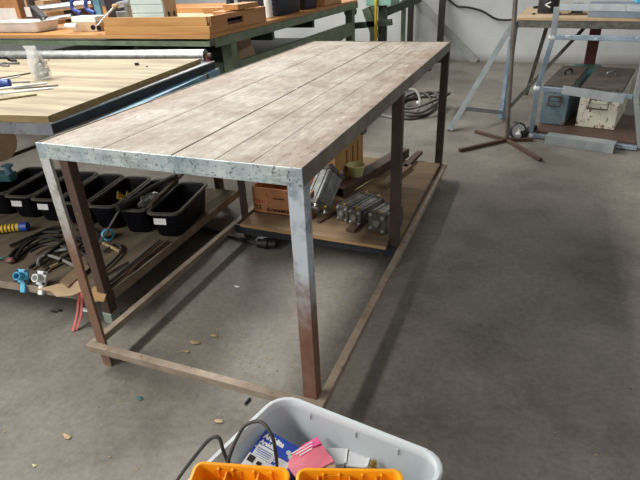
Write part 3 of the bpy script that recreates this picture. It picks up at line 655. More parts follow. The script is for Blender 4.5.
for xx in (72, 86):
    P = [atY(xx+8, -4, 2.48), atY(xx, 1, 2.48), atY(xx+1, 9, 2.48), atY(xx+9, 13, 2.48)]
    MB().tube(P, .016, 10, 5).build('jaw', 'bluecap', bc, smooth=True)
q = atY(98, 5, 2.5); MB().bar((q.x, 2.5, G0+.001), (q.x-.01, 2.5, G0+.33), .06, .03, (0,1,0)).build('beam', 'blue_paint', bc, .004)
rod('white_stopper', 'small white stopper lying in front of the flat carton', 'stopper', atY(66, 26, 2.12), atY(77, 26, 2.12), .018, 'white')
flat('white_scrap', 'thin white scrap lying in front of the tubes on the green bench', 'scrap', at(48, 28, G0+.001), at(72, 27, G0+.001), .04, .004, 'whiteplast')
lv = thing('lever_tool', 'thin steel lever with black rollers leaning on the end of the wooden tray', 'tool', atY(96, 28, 2.02))
q0, q1 = atY(97, 26, 2.05), atY(115, 6, 2.12)
MB().tube([q0, q1], .007, 8).build('rod', 'silver', lv)
for (x, y) in ((93, 27.5), (99, 28)): MB().tube([atY(x, y, 2.05), atY(x, y, 2.09)], .017, 14).build('roller', 'rubber', lv, smooth=True)
MB().ball(q1, .018, 10, (1.5, 1, .8), .1).build('knob', 'straw', lv, smooth=True)
# background goods on the bench
def tote(lb, px0, px1, y, dep, h, mat, z=G0):
    a_, b_ = atY(px0, 10, y).x, atY(px1, 10, y).x; t = thing('storage_tote', lb, 'tub', ((a_+b_)/2, y+dep/2, z)); c_ = V(((a_+b_)/2, y+dep/2, z)); w_ = b_-a_
    m = MB(); m.rings([[c_+V((x, yy, zz)) for x, yy in rrect(w_-d_, dep-d_, .03)] for d_, zz in ((.05, .001), (.03, .012), (0, h), (.016, h), (.05, .02))]); m.build('tote_body', mat, t, smooth=True)
    m = MB(); m.rings([[c_+V((x, yy, zz)) for x, yy in rrect(w_+d_, dep+d_, .035)] for d_, zz in ((.0, h-.02), (.02, h-.02), (.02, h+.002), (-.01, h+.002))], cap=False); m.build('rim', mat, t); return t
tote('dark tub standing at the back of the green bench behind the blue clamp', 103, 131, 2.9, .4, .3, 'navy')
tote('second dark tub hidden behind the long metal tube', 55, 80, 2.95, .3, .3, 'navy')
t = thing('metal_vice', 'small bright metal vice block beside the mint drawer case', 'vice', atY(124, 13, 2.5))
q = atY(124, 13.5, 2.3); MB().box((q.x, 2.32, ZT+.03), (.11, .09, .06)).build('base', 'alu', t, .004); MB().tube([(q.x-.06, 2.32, ZT+.1), (q.x+.06, 2.32, ZT+.12)], .022, 12).build('screw', 'silver', t, smooth=True); MB().box((q.x+.04, 2.32, ZT+.085), (.03, .07, .06)).build('jaw', 'alu', t, .003)
bo = [(255, 'purple', 'navy', 'dark purple bottle standing on the green bench beside the wooden tray'), (268, 'white', 'whiteplast', 'white ribbed plastic bottle next to the navy tote on the green bench')]
for px, nm, mt, lb in bo:
    q = at(px+1, 15 if px < 260 else 18, G0); q.x = min(q.x, GX-.06); q.y = min(q.y, 2.98 if px < 260 else 3.13)
    t = thing('plastic_bottle', lb, 'bottle', q)
    prof = [(.03, 0), (.035, .006)]+[(.035-.004*(k % 2), .012+.018*k) for k in range(9)]+[(.03, .18), (.012, .2), (.012, .22)]
    MB().lathe(prof, q, 16).build('bottle_body', mt, t, smooth=True); MB().lathe([(.014, .218), (.014, .24), (.01, .243)], q, 12).build('cap', 'bluecap' if px < 260 else 'white', t)
def side_tote(lb, ya, yb, w_, h, mat):
    t = thing('storage_tote', lb, 'tub', (GX-.05-w_/2, (ya+yb)/2, G0)); c_ = V((GX-.07-w_/2, (ya+yb)/2, G0))
    m = MB(); m.rings([[c_+V((x, yy, zz)) for x, yy in rrect(w_-d_, yb-ya-d_, .03)] for d_, zz in ((.05, .001), (.03, .012), (0, h), (.016, h), (.05, .02))]); m.build('tote_body', mat, t, smooth=True)
    m = MB(); m.rings([[c_+V((x, yy, zz)) for x, yy in rrect(w_+d_, yb-ya+d_, .035)] for d_, zz in ((.0, h-.02), (.02, h-.02), (.02, h+.002), (-.01, h+.002))], cap=False); m.build('rim', mat, t)
side_tote('large navy blue tote standing near the side edge of the green bench', 3.2, 3.74, .4, .3, 'navy')
side_tote('smaller navy tote behind the large navy one on the green bench', 3.85, 4.15, .34, .24, 'navy')
t = thing('wooden_box', 'orange wooden box at the far end of the green bench', 'box', (GX-.2, 4.5, G0)); MB().span(GX-.35, GX-.04, 4.22, 4.72, G0+.001, G0+.2).build('box_body', 'wood_oy', t, .003); MB().span(GX-.36, GX-.03, 4.21, 4.73, G0+.2, G0+.215).build('box_lid', 'wood_or', t, .003)

# ================================================================== machine frame and posts at the back
mf = thing('machine_frame', 'green steel machine stand with a mint cabinet beyond the far end of the table', 'machine', (-1.45, 5.5, 0))
def vpost(px, py, y, w, d, z1, mat, par, name):
    q = atY(px, py, y); return MB().span(q.x-w/2, q.x+w/2, y, y+d, 0, z1).build(name, mat, par, .003)
MB().bar(atY(366, 8, 5.35), atY(376, 38, 5.35), .09, .05, (0,1,0)).build('diagonal_brace', 'green', mf)
vpost(382, 20, 5.4, .10, .06, 1.1, 'green_d', mf, 'post'); vpost(403, 20, 5.9, .05, .05, 1.5, 'green', mf, 'post'); vpost(372, 20, 5.9, .06, .06, 1.1, 'green_d', mf, 'post')
q0, q1 = atY(366, 6, 5.3), atY(391, 6, 5.3)
MB().span(q0.x, q1.x, 5.3, 5.7, q0.z, q0.z+.35).build('mint_cabinet', 'mint', mf, .006, label='mint green cabinet')
q = atY(376, 20, 5.28); MB().tube([(q.x, 5.28, 0), (q.x, 5.28, 1.0)], .018, 10).build('yellow_pipe', 'yellow', mf, smooth=True)
MB().bar(atY(386, 12, 5.6), atY(420, -2, 6.1), .05, .09).build('cross_beam', 'green_d', mf, .003)
MB().bar(atY(352, 26, 5.35), atY(392, 22, 5.35), .05, .07).build('cross_beam', 'green_d', mf, .003)
q = atY(348, 12, 5.25); MB().tube([q, q+V((.02, .12, 0))], .055, 18).build('motor_drum', 'boxlid', mf, smooth=True)
q = atY(349, 35, 5.25); MB().ball(q, .035, 12).build('black_knob', 'rubber', mf, smooth=True)
MB().span(-1.9, -1.2, 5.62, 5.66, 0, .25).build('base_plate', 'green_d', mf)
q = atY(410, 20, 6.5); MB().span(q.x-.035, q.x+.035, 6.5, 6.57, 0, 3.2).build('steel_post', 'darkpost', label='dark brown upright post nearest the green machine stand at the wall', cat='post', bevel=.004, loc=(q.x, 6.5, 0))
q = atY(441, 20, 6.5); MB().span(q.x-.04, q.x+.04, 6.5, 6.57, 0, 3.2).build('steel_post', 'darkpost', label='dark upright post at the wall above the far right corner of the table', cat='post', bevel=.004, loc=(q.x, 6.5, 0))
MB().bar(atY(407, -10, 6.63), atY(476, 62, 6.63), .10, .02, (0,1,0)).build('wall_band', M('grey_band', '9b9c9b', 'a6a7a5', 6, .7), label='flat grey band running diagonally down the back wall', cat='brace', loc=(-1, 6.63, .5))  # flat grey band laid at a slant across the wall
P = [atY(x, y, 6.60) for x, y in ((440, -8), (449, 0), (457, 6), (469, 7.5), (482, 11), (494, 18), (503, 20), (516, 19.5))]
MB().tube(P, .013, 8, 5).build('wall_cable', 'rubber', smooth=True, label='thick black cable sagging across the back wall', cat='cable', loc=P[3])

# cable heap on the floor behind the table
hp = thing('cable_coil', 'loose coil of dark cable with a pale blue plug on the floor behind the table', 'cable', at(412, 110, 0))
c0 = at(415, 112, 0)
for k in range(4):
    P = [c0+V((math.cos(t)*(.17+.02*k)+.03*k-.02, math.sin(t)*(.30-.02*k)+.02*k, .014+.02*k+.10*max(0, math.sin(t+.6*k)))) for t in [i*math.pi/5 for i in range(10)]]
    MB().tube(P, .012, 8, 4, True).build('loop', 'hose', hp, smooth=True)
P = [c0+V((-.14, .22, .16)), c0+V((-.02, .12, .17)), c0+V((.06, -.08, .09)), c0+V((.02, -.24, .015)), c0+V((-.14, -.28, .012)), c0+V((-.3, -.2, .012))]
MB().tube(P, .012, 8, 5).build('grey_lead', 'greycable', hp, smooth=True)
MB().bar(c0+V((-.26, .28, .15)), c0+V((-.12, .2, .16)), .05, .05).build('plug', M('pale_blue_plug', '9fb2c6', 'b3c2d2', 8, .4), hp, .01)
MB().ball(c0+V((.0, .12, .06)), .018, 10).build('white_clip', 'white', hp, smooth=True)

# ================================================================== cross-base stand
st = thing('cross_base_stand', 'thin rusty steel pole on a four-armed flat cross base', 'stand', at(506, 142, 0))
o = at(506.3, 141.5, .0); o.z = .022
ends = [at(459.5, 149.4, .02), at(541, 159, .02), at(475.5, 130.6, .02), at(533, 138.6, .02)]
for e in ends:
    dd = (e-o).normalized(); MB().bar(V((o.x, o.y, .0135))+dd*.0205, V((e.x, e.y, .0135)), .026, .025).build('base_arm', 'rust', st, .002)
MB().span(o.x-.02, o.x+.02, o.y-.02, o.y+.02, .0, .03).build('hub', 'rust', st, .002)
tp = V((o.x-.06, o.y+.0, 1.0)); tp = o+(tp-o)*1.25
MB().tube([o, tp], .0165, 14).build('pole', M('worn_steel_pole', '6b625a', '8d857c', 9, .4, .5), st, smooth=True)
tr_ = thing('tape_roll', 'small loose roll of pale strapping lying at the foot of the cross-base stand', 'roll', at(517, 137, 0))
q = at(516, 133, .05)
MB().lathe([(.032, -.03), (.055, -.03), (.055, .03), (.032, .03), (.032, -.03)], (q.x, q.y+.05, .056), 18, (.5, -.8, .1), False).build('coil', 'whiteplast', tr_, smooth=True)
MB().lathe([(.058, -.035), (.061, -.035), (.061, .035), (.058, .035), (.058, -.035)], (q.x, q.y+.05, .062), 18, (.5, -.8, .1), False).build('outer_band', 'rubber', tr_, smooth=True)
MB().bar((q.x+.05, q.y+.03, .03), (q.x+.13, q.y+.16, .06), .05, .05).build('loose_end', 'rubber', tr_, .008)

# ================================================================== trestle bench at the back right
tb = thing('trestle_bench', 'wood topped trestle bench by the back wall behind the blue steel rack', 'table', (.8, 4.3, 0))
ZQ = .80
f0, f1, b0, b1 = at(517, 17.5, ZQ), at(680, 19, ZQ), at(528, 7, ZQ), at(690, 7, ZQ)
m = MB(); m.slab([(p.x, p.y) for p in (f0, f1, b1, b0)], ZQ-.022, ZQ); m.build('bench_top', 'tan', tb, .002)
m = MB(); m.bar(V((f0.x+.02, f0.y+.03, ZQ-.052)), V((f1.x, f1.y+.03, ZQ-.052)), .05, .056); m.build('front_beam', 'alu_d', tb)
m = MB(); m.bar(V((b0.x+.02, b0.y-.04, ZQ-.052)), V((b1.x, b1.y-.04, ZQ-.052)), .05, .056); m.build('back_beam', 'alu_d', tb)
ap = V((f0.x-.015, f0.y+.03, ZQ-.03)); fa = at(449.5, 131, 0); fb = at(502, 119, 0)
MB().angle(ap, V((fa.x, fa.y, .0)), .045, .006, (0,-1,.3), 1).build('leg', 'galv', tb)
MB().angle(ap+V((.0,.01,0)), V((fb.x, fb.y, 0)), .045, .006, (1,-1,.3), 1).build('leg', 'galv_blue', tb)
ka, kb = ap+(fa-ap)*.80, ap+(fb-ap)*.93
MB().angle(ka, kb, .035, .005, (0,0,1), 1).build('spreader', 'galv', tb)
g0 = at(526, 95, 0)
MB().bar(atY(547.6, 24, f0.y+.35), V((g0.x, g0.y, .0)), .035, .03, (0,-1,0)).build('leg', 'alu_d', tb)
MB().bar(V((fb.x+.02, fb.y+.03, .06)), atY(587, 25, f0.y+.3), .03, .012, (0,-1,0)).build('diagonal_brace', 'alu_d', tb)
q = atY(593, 45, 5.0); MB().span(q.x-.05, q.x+.05, 5.0, 5.06, 0, ZQ-.025).build('leg', 'maroon', tb, .003, label='maroon back leg')
ti = thing('black_canister', 'black canister with a small white mark standing on the trestle bench', 'canister', at(548, 14, ZQ))
q = at(547.5, 13, ZQ); MB().lathe([(.085, 0), (.088, .01), (.088, .19), (.08, .2), (.03, .21)], q, 20).build('canister_body', 'rubber', ti, smooth=True)
dv = (CAM-q); dv.z = 0; dv.normalize(); R_ = Matrix((V((0,0,1)).cross(dv), V((0,0,1)), dv)).transposed()
m = MB(); pp = q+dv*.0885+V((0,0,.075))
m.bar(pp+R_@V((-.03, 0, 0)), pp+R_@V((.015, .022, 0)), .003, .011, R_.col[1]); m.bar(pp+R_@V((-.03, 0, 0)), pp+R_@V((.015, -.022, 0)), .003, .011, R_.col[1]); m.build('white_mark', 'white', ti)
rod('steel_pin', 'thin dark rod lying on the trestle bench beside the black canister', 'rod', at(534, 7.5, ZQ+.01), at(541, 6.5, ZQ+.01), .012, 'rubber')
rod('steel_bolt', 'tiny bolt lying at the front of the trestle bench', 'bolt', at(532.5, 14, ZQ+.006), at(535, 13.6, ZQ+.006), .008, 'alu_d')
bl = thing('bracket_block', 'brown and black angle bracket standing on the trestle bench beside the canister', 'bracket', at(572, 14, ZQ))
q = at(569, 15, ZQ); MB().box((q.x-.03, q.y+.03, ZQ+.05), (.05, .06, .1)).build('wood_post', 'tan', bl, .003); MB().box((q.x+.06, q.y+.05, ZQ+.045), (.09, .06, .09)).build('black_post', 'rubber', bl, .004); MB().box((q.x+.02, q.y+.02, ZQ+.006), (.24, .09, .012)).build('base_plate', 'rust', bl)
MB().bar(at(590, 9, ZQ+.06), at(700, 11, ZQ+.06), .05, .118).build('grey_beam', M('slate_steel', '6c7884', '7d8994', 8, .5, .2), label='long slate grey steel beam lying on the trestle bench', cat='steel beam', bevel=.003, loc=at(620, 11, ZQ))

# ================================================================== blue steel rack with two boxes
rk = thing('steel_rack', 'blue-grey welded steel rack holding two old metal boxes', 'rack', (.88, 3.3, 0))
Fl, Fr = V((.507, 3.235, 0)), V((1.245, 3.075, 0))
Tl = atY(557, 7, 3.235); Tr = atY(655, 8, 3.09)
Ml, Mr = atY(537.5, 88, 3.235), atY(636, 97, 3.085); Nl, Nr = atY(553, 37, 3.235), atY(645, 39, 3.085)
def sq(a_, b_, mat='galv_blue', w=.032, name='rail'): MB().bar(a_, b_, w, w).build(name, mat, rk, .003)
m = MB(); m.bar(Fl+V((0,0,.03)), Ml, .034, .034, (0,-1,0)); m.bar(Ml, Nl, .034, .034, (0,-1,0)); m.build('upright', 'galv_blue', rk, .003)
m = MB(); m.bar(Nl, Tl, .04, .04, (0,-1,0)); m.build('upright', 'galv', rk, .003)
m = MB(); m.bar(Fr+V((0,0,.03)), Mr, .034, .034, (0,-1,0)); m.bar(Mr, Tr, .034, .034, (0,-1,0)); m.build('upright', 'galv', rk, .003)
dr = (Fr-Fl).normalized()
sq(Fl+V((0,0,.022))+dr*.02, Fr+V((0,0,.022))-dr*.02); sq(Ml+dr*.02, Mr-dr*.02); sq(Nl+dr*.02, Nr-dr*.02); sq(Tl+dr*.02, Tr, 'galv', .045, 'top_rail')
for q in (Fl, Ml, Nl): MB().ball(q+V((0, -.008, .02 if q is Fl else 0)), .026, 10, (1.1, .6, .9), .12).build('weld_patch', 'whiteplast', rk, smooth=True)
bk = V((.17, .80, 0))
m = MB(); m.slab([(p.x, p.y) for p in (Fl+V((.02,.03,0)), Fr+V((-.02,.03,0)), Fr+bk, Fl+bk)], .036, .05); m.build('bottom_shelf', 'rust', rk)
MB().bar(Fl+bk+V((0,0,0)), Fl+bk+V((0,0,.3)), .03, .03, (0,-1,0)).build('rear_upright', 'galv', rk); MB().bar(Fr+bk, Fr+bk+V((0,0,.3)), .03, .03, (0,-1,0)).build('rear_upright', 'galv', rk)
for q in (Fl+V((.05, .06, 0)), Fr+V((-.04, .05, 0))): MB().lathe([(.008, -.01), (.018, -.01), (.018, .01), (.008, .01)], q+V((0,0,.0185)), 14, (1,.1,0)).build('caster', 'rubber', rk, smooth=True)
m = MB(); a_, b_ = atY(563, 89, 3.14), atY(625, 98.5, 3.05); m.angle(a_, b_, .06, .006, (0,-1,0), 1); m.build('angle_iron', 'galv', label='short bare angle iron fixed across the middle rail of the blue rack', cat='steel angle', loc=a_)
a_, b_ = atY(546, 142, 3.14), atY(614, 151, 3.02)
a_.z = b_.z = .034
m = MB(); m.channel(a_, b_, .10, .066, .006, (0,0,1), True); m.build('steel_channel', 'galv', label='short galvanised channel lying on the floor along the front of the blue rack', cat='steel channel', loc=a_)
def oldbox(label, pa, pb, zf, zb, depth, mat, lab):
    z0 = .051
    A_, B_ = at(*pa, z0), at(*pb, z0); w_ = (B_-A_).length*(1.08 if 'white' in mat else 1.04); ux = V((.976, -.21, 0)).normalized(); uy = V((-ux.y, ux.x, 0))
    t = thing('metal_box', label, 'metal box', (A_+B_)/2, 'old metal boxes on the blue rack')
    Pt = lambda x, y, z: V((A_.x, A_.y, 0))+ux*x+uy*y+V((0,0,z))
    m = MB(); m.prism([Pt(0,0,z0), Pt(0,depth,z0), Pt(0,depth,zb-.012), Pt(0,0,zf-.012)], ux*w_); m.build('box_body', mat, t, .006)
    m = MB(); m.prism([Pt(-.006,-.008,zf-.03), Pt(-.006,-.008,zf), Pt(-.006,depth+.006,zb), Pt(-.006,depth+.006,zb-.03)], ux*(w_+.012)); m.build('lid', 'boxlid', t, .006)
    # front handle in a shallow frame
    zc = z0+(zf-z0)*.62; m = MB(); m.box(Pt(w_*.5, -.004, zc+.02), (w_*.42, .008, .05), Matrix((ux, uy, V((0,0,1)))).transposed()); h_ = m.build('handle_plate', mat, t, .003)
    P = [Pt(w_*.26, -.01, zc+.03), Pt(w_*.26, -.025, zc-.04), Pt(w_*.74, -.025, zc-.04), Pt(w_*.74, -.01, zc+.03), Pt(w_*.26, -.01, zc+.03)]
    MB().tube(P, .006, 8).build('handle', 'rust', t)
    zm = (zf+zb)/2+.004; P = [Pt(w_*.42, depth*.5, zm), Pt(w_*.44, depth*.5-.01, zm+.03), Pt(w_*.6, depth*.5+.05, zm+.035), Pt(w_*.62, depth*.5+.06, zm+.003)]
    MB().tube(P, .008, 8, 3).build('lid_handle', lab, t, smooth=True)
    for k in (.2, .8): MB().box(Pt(w_*k, -.011, zf-.02), (.04, .008, .05), Matrix((ux, uy, V((0,0,1)))).transposed()).build('catch', 'alu_d', t, .002)
oldbox('old blue-grey metal box with a dark lid on the left of the blue rack', (538.5, 123), (563, 125.5), .365, .40, .66, 'boxblue', 'rubber')
oldbox('chipped white metal box with rust spots and a dark lid on the blue rack', (575, 126), (611, 128), .365, .40, .66, 'boxwhite', 'alu')
t = thing('teal_case', 'dark teal case standing between the two old metal boxes', 'case', (.9, 3.9, .05)); q0 = at(583, 74, .40); 
MB().span(q0.x-.03, q0.x+.2, 4.28, 4.6, .0005, .31).build('case_body', 'teal', t, .006); MB().span(q0.x-.035, q0.x+.205, 4.275, 4.605, .29, .335).build('case_lid', 'teal', t, .006)
t.location = (q0.x+.085, 4.44, 0)
for ch in t.children:
    for v in ch.data.vertices: v.co -= V((q0.x+.085, 4.44, 0))-V((.9, 3.9, .05))
q = atY(636, 1, 3.3); t = thing('blue_folder', 'bright blue tray on the top of the blue rack at the right edge', 'tray', (q.x+.06, 3.2, Tl.z+.024)); MB().box((q.x+.08, 3.2, Tl.z+.04), (.2, .16, .03)).build('tray_body', 'cyan', t, .004)
MB().box((q.x+.08, 3.2, Tl.z+.057), (.18, .14, .004)).build('tray_lining', 'blue_paint', t)

# ================================================================== cable on the floor under the table
P = [at(198, 226, .012), at(208, 230, .012), at(222, 233, .014), at(238, 238, .012), at(256, 243, .014), at(268, 243, .018)]
fc = thing('floor_cable', 'black cable with a chunky plug running over the floor under the table shelf', 'cable', at(230, 236, 0))
MB().tube(P, .011, 8, 5).build('cable', 'rubber', fc, smooth=True)
m = MB(); m.tube([at(258, 243, .024), at(266, 243.5, .026), at(276, 244, .024)], .024, 12); m.tube([at(264, 243.3, .028), at(268, 243.6, .028)], .029, 12); m.build('plug', 'rubber', fc, smooth=True)

# ================================================================== clear plastic bin in front
ZC = .30
C0 = at(280, 390.5, ZC); C0 = V((C0.x, C0.y, 0))
e1 = V((math.cos(math.radians(-7.5)), math.sin(math.radians(-7.5)), 0)); e2 = V((math.cos(math.radians(-104)), math.sin(math.radians(-104)), 0))
BW, BL = .455, .62
cb = thing('plastic_bin', 'frosted clear plastic bin on the floor in front of the table', 'bin', C0+e1*BW/2+e2*BL/2)
cc = C0+e1*BW/2+e2*BL/2
def bring(w_, l_, r_, z): return [cc+e1*x-e2*y+V((0,0,z)) for x, y in rrect(w_, l_, r_, 5)]
m = MB(); m.rings([bring(BW-.11, BL-.11, .04, .001), bring(BW-.09, BL-.09, .045, .012), bring(BW-.02, BL-.02, .05, ZC-.02), bring(BW-.026, BL-.026, .048, ZC-.02), bring(BW-.094, BL-.094, .043, .016), bring(BW-.3, BL-.3, .02, .005)]); m.build('bin_body', 'clearbin', cb, smooth=True)
m = MB(); m.rings([bring(BW-.02, BL-.02, .05, ZC-.024), bring(BW, BL, .058, ZC-.024), bring(BW+.002, BL+.002, .06, ZC-.004), bring(BW-.006, BL-.006, .057, ZC), bring(BW-.022, BL-.022, .05, ZC), bring(BW-.028, BL-.028, .048, ZC-.006), bring(BW-.028, BL-.028, .048, ZC-.02)], cap=False); m.build('rim', clear('frosted_rim', 'e3eaec', .95, .35, .1), cb, smooth=True)
for k in (.22, .5, .74):
    q = C0+e1*BW*k+e2*.017; MB().bar(q+V((0,0,ZC-.04)), q+V((0,0,ZC-.022)), .003, .003, (1,0,0)).build('rib', 'whiteplast', cb)
# --- contents: a filler layer of boxes hidden below carries the visible ones
def quadbox(name, label, cat, P4, th_, mat, parent=None):
    P4 = [V(p) for p in P4]; n = (P4[1]-P4[0]).cross(P4[3]-P4[0]).normalized()
    if n.z > 0: n = -n
    return P4, n
bb = thing('blue_box', 'flat blue cardboard box with white lettering tilted inside the clear bin', 'box', at(272, 450, .2))
A_, B_, D_ = at(266, 428.5, .262), at(301, 448, .235), at(244.5, 462, .268)
ux = (B_-A_).normalized(); uy = (A_-D_); uy = (uy-ux*uy.dot(ux)).normalized(); nz = ux.cross(uy); Rb = Matrix((ux, uy, nz)).transposed()
hb = (A_-D_).length; wb = (B_-A_).length*1.12
Pb = lambda x, y, z=0: A_+Rb@V((x, y, z))
m = MB(); m.box(Pb(wb/2, -hb*.36, -.03), (wb, hb*.72, .06), Rb); m.build('box_body', 'blue', bb, .002)
m = MB(); m.box(Pb(wb/2, -hb*.72-.02, -.03), (wb, .04, .0598), Rb); m.build('white_end', 'whiteplast', bb, .002)
writing('lettering', 'Araldite', .021, Pb(.007, -.02, .0008), Rb, 'white', bb, .0012, .8)
writing('lettering', 'Araldite', .017, Pb(.007, -.039, .0008), Rb, 'white', bb, .0008, .8)
m = MB()
for k in range(3): m.box(Pb(.045+.004*k, -.058-.006*k, .0006), (.085-.01*k, .0028, .0008), Rb)
m.build('small_print', 'white', bb)
m = MB(); m.box(Pb(.032, -hb*.58, .0006), (.05, .032, .0008), Rb); m.box(Pb(.082, -hb*.62, .0006), (.03, .026, .0008), Rb); m.build('white_panel', 'whiteplast', bb)
m = MB()
for k in range(4): m.box(Pb(.03, -hb*.52-.006*k, .0012), (.038, .0015, .0004), Rb)
m.build('panel_print', 'blue', bb)
m = MB()
for k, (x, y) in enumerate(((.0, 0), (.009, -.0085))): m.lathe([(.0065, 0), (.0065, .0008)], Pb(wb*.72+x, -.03+y, .0004), 14, nz)
m.build('round_emblem', 'mint_pale', bb)
m = MB(); m.box(Pb(.012, -hb*.72-.014, .0006), (.016, .018, .0008), Rb); m.box(Pb(.034, -hb*.72-.016, .0006), (.012, .010, .0008), Rb); m.build('dark_print', 'ink', bb)
pk = thing('pink_packet', 'crinkled pink plastic packet lying across the corner of the blue box', 'packet', at(308, 455, .22))
Q = [at(281, 458, .235), at(317, 437.5, .235), at(334, 461, .25), at(298, 480, .25)]
def grid(P4, nx, ny, amp, th_):
    m = MB(); top = []
    for j in range(ny+1):
        for i in range(nx+1):
            s_, t_ = i/nx, j/ny; p_ = (P4[0]*(1-s_)+P4[1]*s_)*(1-t_)+(P4[3]*(1-s_)+P4[2]*s_)*t_
            bul = amp*(math.sin(math.pi*s_)*math.sin(math.pi*t_))+random.uniform(-1, 1)*amp*.12
            top.append(p_+V((0,0,bul)))
    n = len(top); bot = [p_-V((0,0,th_)) for p_ in top]; w_ = nx+1
    fs = [(j*w_+i, j*w_+i+1, (j+1)*w_+i+1, (j+1)*w_+i) for j in range(ny) for i in range(nx)]
    fs += [tuple(n+k for k in f[::-1]) for f in fs]
    bd = [i for i in range(w_)]+[j*w_+nx for j in range(1, ny+1)]+[ny*w_+i for i in range(nx-1, -1, -1)]+[j*w_ for j in range(ny-1, 0, -1)]
    for k in range(len(bd)): a1, b1 = bd[k], bd[(k+1) % len(bd)]; fs.append((a1, n+a1, n+b1, b1))
    return m.add(top+bot, fs)
grid(Q, 8, 8, .008, .004).build('packet_body', 'pink', pk, smooth=True)
S4 = [Q[0]*.42+Q[1]*.58+V((0,0,.003)), Q[1]+V((0,0,.003)), Q[1]*.7+Q[2]*.3+V((0,0,.005)), Q[0]*.3+Q[1]*.40+Q[2]*.3+V((0,0,.008))]
grid(S4, 4, 3, .002, .001).build('packet_label', 'hotpink', pk, smooth=True)
ux = (Q[1]-Q[0]).normalized(); uy = (Q[0]-Q[3]); uy = (uy-ux*uy.dot(ux)).normalized(); Rp = Matrix((ux, uy, ux.cross(uy))).transposed()
m = MB()
for k in range(3): m.box(Q[0]+Rp@V((.052, -.016-.009*k, .0105)), (.06-.012*k, .0028, .0006), Rp)
m.build('packet_print', 'white', pk)
def clearcase(lb, P, hgt, extra):
    P = [V(p) for p in P]; t = thing('clear_case', lb, 'case', (P[0]+P[2])/2)
    m = MB(); m.prism([p-V((0,0,hgt)) for p in P], (0,0,hgt-.003)); m.build('case_tray', 'clearbox', t, .003)
    m = MB(); c_ = (P[0]+P[1]+P[2]+P[3])/4; m.prism([c_+(p-c_)*1.04-V((0,0,.003)) for p in P], (0,0,.004)); m.build('case_lid', 'clearbox', t, .002)
    if extra: m = MB(); m.prism([c_+(p-c_)*.45-V((0,0,hgt*.6)) for p in P], (0,0,.01)); m.build('red_part', extra, t)
    m = MB(); q0_, q1_ = P[1], P[2]; m.bar(q0_+V((0,0,.002)), q1_+V((0,0,.002)), .006, .004); m.build('hinge', 'white', t)
clearcase('clear plastic case lying beside the pink packet in the bin', [at(324, 448, .21), at(347, 448.5, .21), at(345, 464, .21), at(330, 465, .21)], .03, None)
clearcase('clear plastic case with a red part inside, right of the other clear case', [at(349, 450, .21), at(371, 452, .21), at(366, 467.5, .21), at(346, 466, .21)], .03, 'red')
Q = [at(312, 466, .235), at(322, 459, .24), at(336, 465, .245), at(332, 476, .24)]
grid(Q, 5, 5, .008, .003).build('beige_paper', 'tan', smooth=True, label='crumpled beige paper beneath the pink packet', cat='paper', loc=Q[0])
q = at(373, 465, .22); bf = thing('brass_fitting', 'small brass screw fitting beside the clear case in the bin', 'fitting', q)
MB().lathe([(.006, -.012), (.006, 0), (.009, 0), (.009, .006), (.005, .006), (.005, .014)], q, 10, (.3, .2, .9)).build('fitting_body', 'brass', bf); MB().lathe([(.011, -.014), (.011, -.008)], q, 6, (.3, .2, .9)).build('hex', 'alu', bf)
# carton lower in the bin that carries them
bx_ = thing('grey_carton', 'plain grey-brown carton lying in the bottom of the clear bin', 'box', cc)
R1 = Matrix((e1, V((-e1.y, e1.x, 0)), V((0,0,1)))).transposed()
MB().box(cc+V((-.01, -.01, .085)), (.28, .46, .135), R1).build('carton_body', 'boxlid', bx_, .003); MB().box(cc+V((-.01, -.01, .1535)), (.05, .46, .001), R1).build('tape', 'tan', bx_)

# --- orange open organiser case resting on the bin
oc = thing('orange_case', 'open orange plastic organiser case resting across the clear bin', 'case', at(292, 476, .3))
def shell(p, q, dep, z0, z1, nm, cells):
    p, q = V(p), V(q); ux_ = (q-p); ux_.z = 0; w_ = ux_.length; ux_.normalize(); uy_ = V((ux_.y, -ux_.x, 0)); t_ = .007
    Ro = Matrix((ux_, uy_, V((0,0,1)))).transposed(); Pt = lambda x, y, z: V((p.x, p.y, 0))+ux_*x+uy_*y+V((0,0,z))
    m = MB(); c_ = Pt(w_/2, dep/2, 0)
    def rr(k, r_, z): return [c_+ux_*x+uy_*y+V((0,0,z)) for x, y in rrect(w_-k, dep-k, r_, 5)]
    m.rings([rr(.02, .014, z0), rr(.008, .016, z0+.006), rr(.008, .016, z1-.008), rr(0, .02, z1-.008), rr(0, .02, z1-.001), rr(.004, .018, z1), rr(.012, .014, z1), rr(.016, .013, z1-.003), rr(.02, .012, z0+.006), rr(.06, .004, z0+.004)])
    o_ = m.build(nm, 'orange', oc, smooth=True)
    m = MB()
    for x in cells: m.box(Pt(w_*x, dep/2, (z0+z1)/2-.004), (.003, dep-.022, z1-z0-.012), Ro)
    for y in (.33, .66): m.box(Pt(w_/2, dep*y, (z0+z1)/2-.004), (w_-.022, .003, z1-z0-.012), Ro)
    m.build('divider', 'orange_d', o_)
    for x in (.25, .4, .62, .8): MB().box(Pt(w_*x, .0125, z1-.016), (.004, .006, .024), Ro).build('rib', 'orange', o_)
    m = MB(); m.box(Pt(w_*.35, .011, z1-.02), (w_*.28, .002, .02), Ro); m.build('moulded_panel', 'orange_d', o_)
    return Pt
z0, z1 = ZC+.002, ZC+.05
p0, p1, p2, p3 = at(196, 460.5, z1), at(291, 467.5, z1), at(297, 467.5, z1), at(402, 468.5, z1)
shell(p0, p1, .30, z0, z1, 'case_half', (.34, .67)); shell(p2, p3, .30, z0, z1, 'case_half', (.2, .5, .75))
